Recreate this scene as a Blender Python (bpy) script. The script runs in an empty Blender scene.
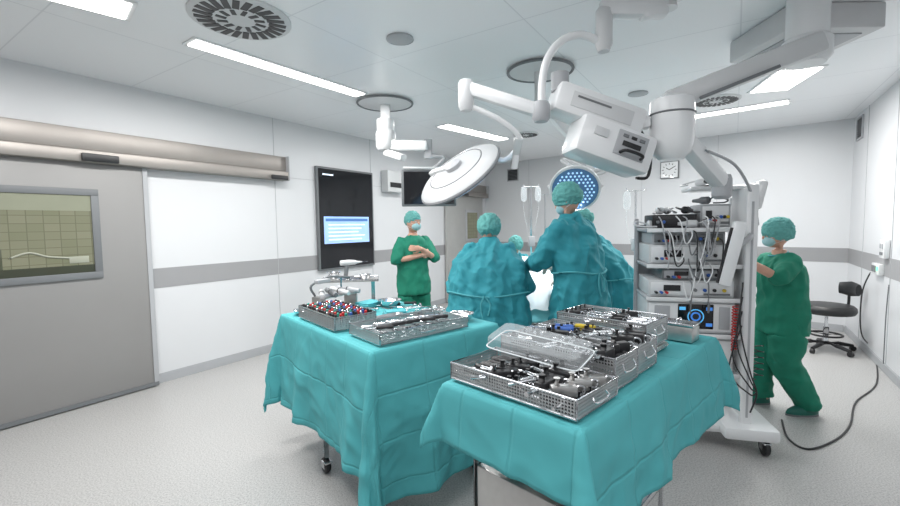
import bpy, bmesh, math, random
from mathutils import Vector, Matrix, noise
random.seed(7)
S=bpy.context.scene; COL=S.collection
F=430.0; H=1.62; CZ=3.03; PI=math.pi; rad=math.radians
RC=Matrix.Rotation(rad(90-3.73),3,'X')@Matrix.Rotation(rad(-0.8),3,'Z')
CAM=Vector((0,0,H))
cd=bpy.data.cameras.new('camera'); cd.lens=F/900*36; cd.sensor_width=36; cd.clip_start=.05
cam=bpy.data.objects.new('camera',cd); COL.objects.link(cam); cam.location=CAM
cam.rotation_euler=RC.to_euler(); S.camera=cam
def ray(px,py): return RC@Vector(((px-450)/F,(253-py)/F,-1))
def Wz(px,py,z):
    d=ray(px,py); return CAM+d*((z-H)/d.z)
def Wd(px,py,Y):
    d=ray(px,py); return CAM+d*(Y/d.y)
V=Vector
# ------------------------------------------------------------ materials
MATS={}
def mat(name,c,rough=.5,metal=0,var=.06,nscale=8,bump=0,bscale=60,emit=0,alpha=1,trans=0,coat=0,crease=False,bdist=.02):
    if name in MATS: return MATS[name]
    m=bpy.data.materials.new(name); m.use_nodes=True; nt=m.node_tree; b=nt.nodes['Principled BSDF']
    tc=nt.nodes.new('ShaderNodeTexCoord'); n=nt.nodes.new('ShaderNodeTexNoise'); n.inputs['Scale'].default_value=nscale
    nt.links.new(tc.outputs['Object'],n.inputs['Vector'])
    mx=nt.nodes.new('ShaderNodeMix'); mx.data_type='RGBA'
    mx.inputs['A'].default_value=[max(0,x*(1-var)) for x in c]+[1]; mx.inputs['B'].default_value=[min(1,x*(1+var)) for x in c]+[1]
    nt.links.new(n.outputs['Fac'],mx.inputs['Factor']); nt.links.new(mx.outputs['Result'],b.inputs['Base Color'])
    b.inputs['Roughness'].default_value=rough; b.inputs['Metallic'].default_value=metal
    if bump:
        n2=nt.nodes.new('ShaderNodeTexNoise'); n2.inputs['Scale'].default_value=bscale; n2.inputs['Detail'].default_value=4; n2.inputs['Distortion'].default_value=.8
        n2.noise_type='RIDGED_MULTIFRACTAL' if crease or bdist>.02 else 'FBM'
        nt.links.new(tc.outputs['Object'],n2.inputs['Vector'])
        bp=nt.nodes.new('ShaderNodeBump'); bp.inputs['Strength'].default_value=bump; bp.inputs['Distance'].default_value=bdist
        nt.links.new(n2.outputs['Fac'],bp.inputs['Height']); last=bp
        if crease:
            uv=nt.nodes.new('ShaderNodeUVMap'); uv.uv_map='uv'
            br=nt.nodes.new('ShaderNodeTexBrick'); br.offset=0; br.inputs['Scale'].default_value=1; br.inputs['Mortar Size'].default_value=.010; br.inputs['Mortar Smooth'].default_value=1
            br.inputs['Brick Width'].default_value=.31; br.inputs['Row Height'].default_value=.24
            nt.links.new(uv.outputs[0],br.inputs['Vector'])
            b2=nt.nodes.new('ShaderNodeBump'); b2.inputs['Strength'].default_value=.4; b2.inputs['Distance'].default_value=.012; b2.invert=True
            nt.links.new(br.outputs['Fac'],b2.inputs['Height']); nt.links.new(bp.outputs['Normal'],b2.inputs['Normal']); last=b2
        nt.links.new(last.outputs['Normal'],b.inputs['Normal'])
    if emit:
        nt.links.new(mx.outputs['Result'],b.inputs['Emission Color']); b.inputs['Emission Strength'].default_value=emit
    if alpha<1: b.inputs['Alpha'].default_value=alpha
    if trans: b.inputs['Transmission Weight'].default_value=trans
    if coat: b.inputs['Coat Weight'].default_value=coat
    MATS[name]=m; return m
WALL=mat('wall_paint',(.70,.71,.73),.35,bump=.02,var=.02,nscale=2)
STRIPE=mat('grey_stripe',(.33,.33,.34),.45,var=.03)
DOORG=mat('door_laminate',(.28,.275,.272),.4,var=.03,nscale=3)
STEEL=mat('brushed_steel',(.55,.54,.53),.32,.9,var=.08,nscale=30)
RAILM=mat('rail_steel',(.33,.305,.285),.42,.5,var=.05)
CHROME=mat('chrome',(.75,.76,.78),.15,1,var=.03)
WHITE=mat('white_enamel',(.80,.81,.82),.3,var=.02,coat=.3)
OFFW=mat('off_white_plastic',(.64,.65,.66),.4,var=.03)
LGREY=mat('light_grey_plastic',(.42,.43,.45),.45,var=.04)
MGREY=mat('mid_grey_plastic',(.17,.18,.19),.5,var=.05)
BLACK=mat('black_plastic',(.018,.018,.02),.4,var=.2)
DARKG=mat('dark_glass',(.008,.009,.012),.08,var=.2)
TEAL=mat('teal_drape',(.08,.405,.435),.8,var=.08,nscale=5,bump=.3,bscale=4,crease=True,bdist=.03)
TEALD=mat('teal_drape_far',(.08,.40,.45),.75,var=.12,nscale=6,bump=.3,bscale=12)
GOWN=mat('gown_fabric',(.028,.28,.335),.78,var=.18,nscale=7,bump=.6,bscale=8,bdist=.035)
CAPM=mat('cap_fabric',(.13,.40,.38),.8,var=.2,nscale=30,bump=.3,bscale=60)
GREEN=mat('green_scrubs',(.007,.20,.125),.8,var=.18,nscale=8,bump=.5,bscale=8,bdist=.025)
SKIN=mat('skin',(.60,.34,.25),.5,var=.08,nscale=12)
MASKM=mat('mask_fabric',(.35,.58,.62),.8,var=.06,nscale=30)
GLOVE=mat('glove_latex',(.68,.64,.56),.45,var=.05)
EYEM=mat('eye_dark',(.03,.02,.015),.2,var=.1)
BLUEB=mat('blue_plastic',(.03,.11,.4),.4)
REDP=mat('red_plastic',(.5,.02,.02),.4); GRNP=mat('teal_plastic',(.02,.28,.22),.4); YELP=mat('yellow_plastic',(.6,.45,.03),.4)
CLEAR=mat('clear_plastic',(.85,.9,.93),.1,alpha=.24,var=.02)
LAMP=mat('lamp_diffuser',(1,.98,.95),.5,emit=7,var=.01)
LED=mat('blue_white_led',(.40,.62,.9),.4,emit=.9,var=.05)
def perf():
    m=bpy.data.materials.new('perforated_steel'); m.use_nodes=True; nt=m.node_tree; b=nt.nodes['Principled BSDF']
    b.inputs['Base Color'].default_value=(.55,.56,.57,1); b.inputs['Metallic'].default_value=.75; b.inputs['Roughness'].default_value=.35
    uv=nt.nodes.new('ShaderNodeUVMap'); uv.uv_map='uv'
    s=nt.nodes.new('ShaderNodeVectorMath'); s.operation='SCALE'; s.inputs['Scale'].default_value=85
    f=nt.nodes.new('ShaderNodeVectorMath'); f.operation='FRACTION'
    a=nt.nodes.new('ShaderNodeVectorMath'); a.operation='SUBTRACT'; a.inputs[1].default_value=(.5,.5,0)
    l=nt.nodes.new('ShaderNodeVectorMath'); l.operation='LENGTH'
    g=nt.nodes.new('ShaderNodeMath'); g.operation='GREATER_THAN'; g.inputs[1].default_value=.36
    nt.links.new(uv.outputs[0],s.inputs[0]); nt.links.new(s.outputs[0],f.inputs[0]); nt.links.new(f.outputs[0],a.inputs[0])
    nt.links.new(a.outputs[0],l.inputs[0]); nt.links.new(l.outputs['Value'],g.inputs[0]); nt.links.new(g.outputs[0],b.inputs['Alpha'])
    return m
PERF=perf()
def floor_mat():
    m=bpy.data.materials.new('speckled_vinyl'); m.use_nodes=True; nt=m.node_tree; b=nt.nodes['Principled BSDF']
    tc=nt.nodes.new('ShaderNodeTexCoord'); v=nt.nodes.new('ShaderNodeTexNoise'); v.inputs['Scale'].default_value=105; v.inputs['Detail'].default_value=6; v.inputs['Roughness'].default_value=.7
    r=nt.nodes.new('ShaderNodeValToRGB'); e=r.color_ramp.elements
    e[0].position=.36; e[0].color=(.25,.25,.25,1); e[1].position=.60; e[1].color=(.53,.525,.515,1)
    x=e.new(.48); x.color=(.42,.415,.41,1)
    nt.links.new(tc.outputs['Object'],v.inputs['Vector']); nt.links.new(v.outputs['Fac'],r.inputs['Fac']); nt.links.new(r.outputs['Color'],b.inputs['Base Color'])
    b.inputs['Roughness'].default_value=.36; return m
FLOORM=floor_mat()
def ceil_mat(ang):
    m=bpy.data.materials.new('ceiling_panels'); m.use_nodes=True; nt=m.node_tree; b=nt.nodes['Principled BSDF']
    tc=nt.nodes.new('ShaderNodeTexCoord'); mp=nt.nodes.new('ShaderNodeMapping'); mp.inputs['Rotation'].default_value=(0,0,ang)
    br=nt.nodes.new('ShaderNodeTexBrick'); br.offset=0; br.inputs['Scale'].default_value=1
    br.inputs['Color1'].default_value=(.90,.915,.935,1); br.inputs['Color2'].default_value=(.92,.93,.95,1); br.inputs['Mortar'].default_value=(.76,.775,.80,1)
    br.inputs['Mortar Size'].default_value=.005; br.inputs['Brick Width'].default_value=1.25; br.inputs['Row Height'].default_value=.95
    nt.links.new(tc.outputs['Object'],mp.inputs['Vector']); nt.links.new(mp.outputs[0],br.inputs['Vector']); nt.links.new(br.outputs['Color'],b.inputs['Base Color'])
    b.inputs['Roughness'].default_value=.3; return m
def pane_mat():
    m=bpy.data.materials.new('window_view'); m.use_nodes=True; nt=m.node_tree; b=nt.nodes['Principled BSDF']
    uv=nt.nodes.new('ShaderNodeUVMap'); uv.uv_map='uv'
    w=nt.nodes.new('ShaderNodeTexBrick'); w.offset=0; w.inputs['Scale'].default_value=1; w.inputs['Brick Width'].default_value=.09; w.inputs['Row Height'].default_value=.07; w.inputs['Mortar Size'].default_value=.003
    w.inputs['Color1'].default_value=(.155,.16,.105,1); w.inputs['Color2'].default_value=(.18,.18,.125,1); w.inputs['Mortar'].default_value=(.12,.12,.08,1)
    nt.links.new(uv.outputs[0],w.inputs['Vector']); nt.links.new(w.outputs['Color'],b.inputs['Base Color'])
    nt.links.new(w.outputs['Color'],b.inputs['Emission Color']); b.inputs['Emission Strength'].default_value=.3; b.inputs['Roughness'].default_value=.1; return m
PANE=pane_mat()
SCREENB=mat('lit_blue_screen',(.30,.46,.85),.2,emit=.75,var=.25,nscale=3)
# ------------------------------------------------------------ mesh builder
def frame(d,up=V((0,0,1))):
    d=d.normalized()
    if abs(d.dot(up))>.99: up=V((0,1,0)) if abs(d.z)>.9 else V((0,0,1))
    x=d.cross(up).normalized(); y=x.cross(d).normalized()
    return x,y
def smoothpath(pts,n=6):
    P=[V(p) for p in pts]; out=[]
    for i in range(len(P)-1):
        p0=P[max(0,i-1)];p1=P[i];p2=P[i+1];p3=P[min(len(P)-1,i+2)]
        for k in range(n):
            t=k/n; out.append(.5*((2*p1)+(p2-p0)*t+(2*p0-5*p1+4*p2-p3)*t*t+(3*p1-p0-3*p2+p3)*t**3))
    out.append(P[-1]); return out
class MB:
    def __init__(s): s.bm=bmesh.new()
    def rings(s,R,cap=True,closed=False):
        bm=s.bm; vs=[[bm.verts.new(p) for p in r] for r in R]; n=len(vs[0])
        m=len(vs) if closed else len(vs)-1
        for i in range(m):
            a=vs[i];b=vs[(i+1)%len(vs)]
            for j in range(n): bm.faces.new((a[j],a[(j+1)%n],b[(j+1)%n],b[j]))
        if cap and not closed: bm.faces.new(vs[0][::-1]); bm.faces.new(vs[-1])
        return s
    def box(s,c,size,M=None,bev=0,seg=2):
        r=bmesh.ops.create_cube(s.bm,size=1,matrix=Matrix.Translation(V(c))@(M.to_4x4() if M else Matrix())@Matrix.Diagonal((*size,1)))
        if bev:
            ed=list({e for v in r['verts'] for e in v.link_edges})
            bmesh.ops.bevel(s.bm,geom=ed,offset=bev,segments=seg,affect='EDGES',profile=.5)
        return s
    def beam(s,p0,p1,w,h,bev=0,up=V((0,0,1))):
        p0=V(p0);p1=V(p1); d=(p1-p0); x,y=frame(d,up); dn=d.normalized()
        M=Matrix((x,dn,y)).transposed(); return s.box((p0+p1)/2,(w,d.length,h),M,bev)
    def tube(s,pts,r,n=10,dome=False):
        P=[V(p) for p in pts]; Rr=r if isinstance(r,(list,tuple)) else [r]*len(P)
        if dome:
            d0=(P[0]-P[1]).normalized(); d1=(P[-1]-P[-2]).normalized()
            P=[P[0]+d0*Rr[0]*.85,P[0]+d0*Rr[0]*.5]+P+[P[-1]+d1*Rr[-1]*.5,P[-1]+d1*Rr[-1]*.85]
            Rr=[Rr[0]*.45,Rr[0]*.85]+list(Rr)+[Rr[-1]*.85,Rr[-1]*.45]
        R=[];px=None
        for i,p in enumerate(P):
            d=(P[min(i+1,len(P)-1)]-P[max(i-1,0)])
            if d.length<1e-9: d=V((0,0,1))
            d.normalize()
            if px is None: x,y=frame(d)
            else:
                x=px-d*px.dot(d)
                if x.length<1e-4: x,y=frame(d)
                x.normalize(); y=d.cross(x)
            px=x
            R.append([p+(x*math.cos(2*PI*k/n)+y*math.sin(2*PI*k/n))*Rr[i] for k in range(n)])
        return s.rings(R)
    def cyl(s,p0,p1,r0,r1=None,n=20): return s.tube([p0,p1],[r0,r0 if r1 is None else r1],n)
    def lathe(s,prof,o=(0,0,0),d=(0,0,1),n=28):
        d=V(d).normalized(); x,y=frame(d); o=V(o)
        return s.rings([[o+d*h+(x*math.cos(2*PI*k/n)+y*math.sin(2*PI*k/n))*max(r,.0004) for k in range(n)] for r,h in prof])
    def torus(s,c,R,r,d=(0,0,1),n=24,m=8):
        d=V(d).normalized(); x,y=frame(d); c=V(c); L=[]
        for i in range(n):
            a=2*PI*i/n; u=x*math.cos(a)+y*math.sin(a)
            L.append([c+u*(R+r*math.cos(2*PI*j/m))+d*r*math.sin(2*PI*j/m) for j in range(m)])
        return s.rings(L,closed=True)
    def ell(s,c,r,M=None,seg=20,rg=14):
        bmesh.ops.create_uvsphere(s.bm,u_segments=seg,v_segments=rg,radius=1,matrix=(M if M else Matrix())@Matrix.Translation(V(c))@Matrix.Diagonal((*r,1))); return s
    def loft(s,rg,n=32,fold=0,nf=9,ph=0):
        L=[]
        for (cx,cy,cz,rx,ry) in rg:
            L.append([V((cx+math.cos(a)*rx*(1+fold*math.sin(nf*a+ph)),cy+math.sin(a)*ry*(1+fold*math.sin(nf*a+ph)),cz)) for a in [2*PI*k/n for k in range(n)]])
        return s.rings(L)
    def mesh(s,name,ang=38,uv=False,recalc=True):
        if recalc: bmesh.ops.recalc_face_normals(s.bm,faces=s.bm.faces)
        for f in s.bm.faces: f.smooth=True
        if uv:
            l=s.bm.loops.layers.uv.new('uv')
            for f in s.bm.faces:
                n=f.normal; a=max(range(3),key=lambda i:abs(n[i])); i,j=[k for k in range(3) if k!=a]
                for lp in f.loops: lp[l].uv=(lp.vert.co[i],lp.vert.co[j])
        me=bpy.data.meshes.new(name); s.bm.to_mesh(me); s.bm.free()
        if ang: me.set_sharp_from_angle(angle=rad(ang))
        return me
    def build(s,name,m,parent=None,world=False,ang=38,uv=False,recalc=True,**k):
        o=bpy.data.objects.new(name,s.mesh(name,ang,uv,recalc)); o.data.materials.append(m); COL.objects.link(o)
        if parent:
            o.parent=parent
            if world and parent.type=='EMPTY': o.matrix_parent_inverse=(Matrix.Translation(parent.location)@parent.rotation_euler.to_matrix().to_4x4()).inverted()
        tag(o,**k); return o
def tag(o,label=None,cat=None,group=None,kind=None):
    if label: o['label']=label
    if cat: o['category']=cat
    if group: o['group']=group
    if kind: o['kind']=kind
    return o
def empty(name,loc,rz=0,**k):
    o=bpy.data.objects.new(name,None); o.location=loc; o.rotation_euler=(0,0,rz); o.empty_display_size=.05; COL.objects.link(o); tag(o,**k); return o
def copy_tree(o,parent=None):
    c=o.copy(); COL.objects.link(c)
    if parent: c.parent=parent
    for ch in list(o.children): copy_tree(ch,c)
    return c
def fuse(mb,name,m,voxel=.01,it=3,fold=None,parent=None,**k):
    me=mb.mesh(name,ang=0); t=bpy.data.objects.new('t',me); COL.objects.link(t)
    r=t.modifiers.new('r','REMESH'); r.mode='VOXEL'; r.voxel_size=voxel
    s=t.modifiers.new('s','SMOOTH'); s.factor=.5; s.iterations=it
    dg=bpy.context.evaluated_depsgraph_get(); me2=bpy.data.meshes.new_from_object(t.evaluated_get(dg))
    bpy.data.objects.remove(t); me2.materials.clear(); me2.materials.append(m)
    if fold:
        amp,fx,fz,sd=fold; nn=[v.normal.copy() for v in me2.vertices]
        for v,nr in zip(me2.vertices,nn):
            c=v.co
            wx=.25*noise.noise(V((c.x*3+sd,c.y*3,c.z*3)))
            q=V((c.x*fx+sd+wx*2,c.y*fx+wx,c.z*fz+c.x*fz*.9)); r1=1-2*abs(noise.noise(q))
            q2=V((c.x*fx*.8-sd,c.y*fx*.8,c.z*fz*2.6-c.x*5)); r2=1-2*abs(noise.noise(q2))
            q3=V((c.x*fx*2.4+sd,c.y*fx*2.4,c.z*fz*3.5)); r3=noise.noise(q3)
            v.co+=nr*amp*(.6*(r1-.55)+.45*(r2-.55)+.25*r3+.2)
    for p in me2.polygons: p.use_smooth=True
    o=bpy.data.objects.new(name,me2); COL.objects.link(o)
    if parent: o.parent=parent
    tag(o,**k); return o
# ------------------------------------------------------------ room
L0=Wz(160,383,0); dL=V((285/430,1,0)).normalized()
def on_line(P,d,px):
    k=(px-450)/F; t=(k*P.y-P.x)/(d.x-k*d.y); return P+d*t
LA=L0-dL*((L0.y+1.2)/dL.y); BL=on_line(L0,dL,486)
BR=Wz(855,118,CZ); BR.z=0
RA=BR-dL*((BR.y+1.2)/dL.y)
class Wall:
    def __init__(s,A,B,n):
        s.A=A.copy(); s.A.z=0; s.u=(B-A); s.u.z=0; s.L=s.u.length; s.u.normalize(); s.n=n
        s.M=Matrix((s.u,s.n,V((0,0,1)))).transposed()
    def hit(s,px,py):
        d=ray(px,py); t=(s.A-CAM).dot(s.n)/d.dot(s.n); p=CAM+d*t; return (p-s.A).dot(s.u),p.z
    def P(s,a,z,off=0): return s.A+s.u*a+s.n*off+V((0,0,z))
    def box(s,mb,s0,s1,z0,z1,d0,d1,bev=0):
        return mb.box(s.P((s0+s1)/2,(z0+z1)/2,(d0+d1)/2),(abs(s1-s0),abs(d1-d0),abs(z1-z0)),s.M,bev)
nL=V((dL.y,-dL.x,0)); WL=Wall(LA,BL,nL)
uB=(BR-BL).normalized(); nB=V((uB.y,-uB.x,0)); WB=Wall(BL,BR,nB if nB.y<0 else -nB)
WR=Wall(BR,RA,-nL)
for w,nm in ((WL,'wall_left'),(WB,'wall_back'),(WR,'wall_right')):
    b=MB(); w.box(b,-.1,w.L+.1,-.0,CZ,-.12,0); b.build(nm,WALL,kind='structure')
    b=MB(); w.box(b,0.02,w.L-.02,0.001,.09,.001,.012); w.box(b,.02,w.L-.02,.09,.1,.001,.006); b.build(nm.replace('wall','baseboard'),LGREY,kind='structure')
poly=[LA,BL,BR,RA]
ctr=sum(poly,V())/4
def slab(name,z0,z1,m):
    b=MB(); P=[p+(p-ctr).normalized()*.15 for p in poly]
    b.rings([[V((p.x,p.y,z0)) for p in P],[V((p.x,p.y,z1)) for p in P]]); return b.build(name,m,kind='structure')
slab('floor',-.1,0,FLOORM); slab('ceiling',CZ,CZ+.1,ceil_mat(math.atan2(dL.x,dL.y)))
sd=WL.hit(150,278)[0]; zs0,zs1=WL.hit(150,289)[1],WL.hit(150,269)[1]
nt_=[0]
def trim(w,s0,s1,z0,z1,d,m):
    nt_[0]+=1; b=MB(); w.box(b,s0,s1,z0,z1,.0005,d); b.build('trim_%d'%nt_[0],m,kind='structure')
trim(WL,sd+.02,WL.L,zs0,zs1,.004,STRIPE)
trim(WB,0,WB.L,zs0,zs1,.004,STRIPE); trim(WR,0,WR.L,zs0,zs1,.004,STRIPE)
SEAM=mat('wall_seam',(.50,.51,.53),.5)
for px in (277,372): 
    s=WL.hit(px,240)[0]; trim(WL,s,s+.005,.1,CZ,.0055,SEAM)
trim(WL,sd+.02,WL.L,2.28,2.285,.0045,SEAM)
for k in (1.2,2.4,3.6,4.8): trim(WB,k,k+.005,.1,CZ,.0055,SEAM)
for k in (.8,2.0): trim(WR,k,k+.005,.1,CZ,.0055,SEAM)
# sliding door 1
se=WL.hit(148,270)[0]
b=MB(); WL.box(b,se-2.1,se,.015,2.3,.02,.075,.004); dr=b.build('door_1',DOORG,kind='structure')
b=MB(); WL.box(b,se-2.1,se+.01,.012,.05,.076,.084); b.build('kick_strip',MGREY,dr)
b=MB(); WL.box(b,se-.03,se+.012,.05,2.28,.076,.082); b.build('edge_profile',LGREY,dr)
w1=WL.hit(97,230)[0]; zt=WL.hit(94,190)[1]; zb=WL.hit(98,277)[1]
w0=w1-1.05
b=MB()
for (a0,a1,c0,c1) in ((w0,w1,zt-.06,zt),(w0,w1,zb,zb+.06),(w0,w0+.06,zb+.06,zt-.06),(w1-.06,w1,zb+.06,zt-.06)): WL.box(b,a0,a1,c0,c1,.07,.095,.004)
b.build('window_frame',MGREY,dr)
b=MB(); WL.box(b,w0+.05,w1-.05,zb+.05,zt-.05,.076,.082); pn=b.build('window_pane',PANE,dr,uv=True)
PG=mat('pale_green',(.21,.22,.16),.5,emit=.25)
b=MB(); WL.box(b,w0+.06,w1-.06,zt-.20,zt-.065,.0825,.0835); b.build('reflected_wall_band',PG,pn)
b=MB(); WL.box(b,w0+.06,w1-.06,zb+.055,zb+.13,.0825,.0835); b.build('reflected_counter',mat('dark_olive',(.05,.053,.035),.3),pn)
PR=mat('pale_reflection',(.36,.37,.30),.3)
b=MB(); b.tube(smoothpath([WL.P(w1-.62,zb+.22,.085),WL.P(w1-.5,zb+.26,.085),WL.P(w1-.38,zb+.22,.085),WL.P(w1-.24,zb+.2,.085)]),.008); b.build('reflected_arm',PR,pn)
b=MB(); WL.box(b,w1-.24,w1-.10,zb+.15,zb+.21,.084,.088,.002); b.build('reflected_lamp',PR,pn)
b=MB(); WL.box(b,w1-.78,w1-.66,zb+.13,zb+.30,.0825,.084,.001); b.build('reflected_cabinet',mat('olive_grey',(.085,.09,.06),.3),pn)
# rail 1
def rail(w,s0,s1,z0,z1,label,boxes):
    p=w.P((s0+s1)/2,z0,.1); r=empty('sliding_door_rail',p,label=label,cat='door rail')
    b=MB(); w.box(b,s0,s1,z0+(z1-z0)*.38,z1,.002,.11,.006); b.build('upper_cover',RAILM,r,True)
    b=MB(); w.box(b,s0,s1,z0,z0+(z1-z0)*.36,.002,.16,.01); b.build('lower_cover',RAILM,r,True)
    b=MB(); w.box(b,s0,s1,z0+(z1-z0)*.345,z0+(z1-z0)*.4,.002,.105); b.build('shadow_gap',MGREY,r,True)
    b=MB(); w.box(b,s1,s1+.012,z0-.005,z1+.005,.002,.165,.004); b.build('end_cap',LGREY,r,True)
    for (a0,a1,c0,c1) in boxes:
        b=MB(); w.box(b,a0,a1,c0,c1,.161,.19,.008); b.build('motion_sensor',BLACK,r,True)
s1=WL.hit(281,170)[0]; zr1=WL.hit(281,158)[1]; zr0=WL.hit(281,181)[1]
sa,sb=WL.hit(91,160)[0]-.12,WL.hit(126,160)[0]-.12
rail(WL,s1-4.6,s1,zr0,zr1,'long brushed steel sliding door rail over the wide grey door at left',[(sa,sb,zr0+.005,zr0+.075),(s1-.26,s1-.03,zr0-.005,zr0+.05)])
# door 2
a0,a1=WL.hit(444,230)[0],WL.hit(480,230)[0]
b=MB(); WL.box(b,a0,a1,.015,2.24,.02,.075,.004); d2=b.build('door_2',mat('far_door',(.42,.42,.41),.4),kind='structure')
b0,b1=WL.hit(464,230)[0],WL.hit(474,230)[0]
b=MB(); WL.box(b,b0-.06,b1+.06,1.25,1.95,.07,.09,.004); b.build('window_frame',LGREY,d2)
b=MB(); WL.box(b,b0,b1,1.31,1.89,.085,.095); b.build('window_pane',PANE,d2,uv=True)
c0=WL.hit(432,190)[0]
rail(WL,c0,WL.L-.15,2.24,2.52,'short steel sliding door rail over the far grey door',[(c0+.8,c0+1.1,2.24,2.3)])
# wall display
p0=WL.hit(315,200)[0]; p1=WL.hit(371,200)[0]; za=WL.hit(319,271)[1]; zb2=WL.hit(315,166)[1]
r=empty('wall_display',WL.P((p0+p1)/2,za,.02),label='tall black glass wall display with a lit light blue screen',cat='display')
b=MB(); WL.box(b,p0,p1,za,zb2,.002,.05,.006); b.build('housing',MGREY,r,True)
b=MB(); WL.box(b,p0+.03,p1-.03,za+.03,zb2-.03,.05,.056); b.build('glass_front',DARKG,r,True)
q0,z0=WL.hit(322,244); q1,z1=WL.hit(366,217)
b=MB(); WL.box(b,q0,q1,z0,z1,.0565,.06); sc=b.build('screen',SCREENB,r,True)
TXT=mat('screen_text',(.75,.85,1),.3,emit=.9,var=.02); TXD=mat('screen_dark',(.08,.2,.5),.3,emit=.3)
b=MB(); WL.box(b,q0+.03,q1-.03,z1-.07,z1-.03,.0605,.0625); b.build('title_bar',TXD,sc)
b=MB()
for k in range(5): WL.box(b,q0+.08,q1-.1-.07*(k%3),z1-.13-.055*k,z1-.115-.055*k,.0605,.0625)
b.build('text_line',TXT,sc)
b=MB(); WL.box(b,p0+.1,p0+.3,zb2-.12,zb2-.1,.0565,.058); b.build('indicator',TXT,r,True)
# wall box
s0,z0=WL.hit(381,192); s1b,z1=WL.hit(399,173)
r=empty('wall_box',WL.P((s0+s1b)/2,z0,.05),label='small white wall box with dark slot beside the black wall display',cat='wall box')
b=MB(); WL.box(b,s0,s1b,z0,z1,.002,.16,.02); b.build('housing',OFFW,r,True)
b=MB(); WL.box(b,s0+.06,s1b-.06,z0+.08,z0+.16,.161,.17); b.build('slot',BLACK,r,True)
def vent(w,px,py,wd,ht,label):
    s,z=w.hit(px,py); r=empty('wall_vent',w.P(s,z-ht/2,.01),label=label,cat='vent')
    b=MB()
    for a in ((s-wd/2,s+wd/2,z+ht/2-.02,z+ht/2),(s-wd/2,s+wd/2,z-ht/2,z-ht/2+.02),(s-wd/2,s-wd/2+.02,z-ht/2+.02,z+ht/2-.02),(s+wd/2-.02,s+wd/2,z-ht/2+.02,z+ht/2-.02)): w.box(b,*a,.002,.02)
    b.build('frame',LGREY,r,True)
    b=MB(); w.box(b,s-wd/2+.02,s+wd/2-.02,z-ht/2+.02,z+ht/2-.02,.002,.006); b.build('backing',BLACK,r,True)
    b=MB(); n=int(ht/.03)
    for k in range(1,n): w.box(b,s-wd/2+.02,s+wd/2-.02,z-ht/2+k*ht/n-.004,z-ht/2+k*ht/n+.004,.007,.016)
    b.build('louvre',MGREY,r,True)
vent(WB,513,175,.30,.28,'dark louvred vent on the far wall near the far sliding door')
vent(WR,861,128,.32,.30,'dark louvred vent high on the right wall')
s,z=WB.hit(670,170)
r=empty('wall_clock',WB.P(s,z-.13,.02),label='square white wall clock with black hands on the back wall',cat='clock')
b=MB(); WB.box(b,s-.15,s+.15,z-.15,z+.15,.002,.04,.008); b.build('case',MGREY,r,True)
b=MB(); WB.box(b,s-.135,s+.135,z-.135,z+.135,.041,.045); b.build('dial',WHITE,r,True)
b=MB()
for k in range(12):
    a=k*PI/6; pc=WB.P(s+math.sin(a)*.105,z+math.cos(a)*.105,.047); dd=(WB.u*math.sin(a)+V((0,0,math.cos(a))))
    b.beam(pc-dd*.014,pc+dd*.014,.009,.003,up=WB.n)
b.build('hour_marks',BLACK,r,True)
for a,l in ((rad(305),.06),(rad(60),.09)):
    dd=(WB.u*math.sin(a)+V((0,0,math.cos(a)))); b=MB(); b.beam(WB.P(s,z,.05),WB.P(s,z,.05)+dd*l,.012,.003,up=WB.n); b.build('hand',BLACK,r,True)
def sock(px,py,w,h,label,name,extra):
    s,z=WR.hit(px,py); r=empty(name,WR.P(s,z-h/2,.01),label=label,cat='wall fitting')
    b=MB(); WR.box(b,s-w/2,s+w/2,z-h/2,z+h/2,.002,.05,.008); b.build('cover',WHITE,r,True)
    for (ox,oz,ww,hh,m,nm) in extra:
        b=MB(); WR.box(b,s+ox-ww/2,s+ox+ww/2,z+oz-hh/2,z+oz+hh/2,.05,.056); b.build(nm,m,r,True)
sock(888,249,.18,.20,'white switch panel with small grey keys on the right wall','switch_panel',[(-.04,.03,.04,.05,LGREY,'key'),(.04,.03,.04,.05,LGREY,'key'),(0,-.05,.1,.03,MGREY,'key')])
sock(881,269,.30,.12,'white power socket box with green lamp holding the black cable','power_socket',[(-.09,0,.07,.07,MGREY,'outlet'),(.0,0,.07,.07,MGREY,'outlet'),(.1,.01,.04,.04,mat('green_led',(.1,.9,.3),.4,emit=2),'lamp')])
# ------------------------------------------------------------ ceiling things
def clight(pa,pb,w,label,energy=35):
    A=Wz(*pa,CZ); B=Wz(*pb,CZ); r=empty('ceiling_light',V(((A.x+B.x)/2,(A.y+B.y)/2,CZ-.02)),label=label,cat='ceiling light')
    b=MB(); d=(B-A).normalized(); b.beam(A-d*.03+V((0,0,-.006)),B+d*.03+V((0,0,-.006)),w+.06,.01); b.build('frame',WHITE,r,True)
    b=MB(); b.beam(A+V((0,0,-.014)),B+V((0,0,-.014)),w,.006); b.build('diffuser',LAMP,r,True)
    ld=bpy.data.lights.new('area','AREA'); ld.shape='RECTANGLE'; ld.size=(B-A).length; ld.size_y=w; ld.energy=energy; ld.color=(1,.985,.96)
    lo=bpy.data.objects.new('ceiling_area_light',ld); COL.objects.link(lo); lo.location=((A+B)/2)+V((0,0,-.04)); lo.rotation_euler=(0,0,math.atan2(d.y,d.x))
clight((192,41),(360,94),.14,'long bright ceiling strip light nearest the left door',48)
clight((40,-14),(128,10),.26,'bright ceiling panel light in the top left corner',31)
clight((443,125),(503,139),.2,'bright ceiling strip above the hanging monitor',37)
clight((694,116),(788,101),.16,'bright ceiling strip running in front of the back wall',37)
clight((769,90),(801,68),.34,'square bright ceiling light beside the ceiling mount box',31)
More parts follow.
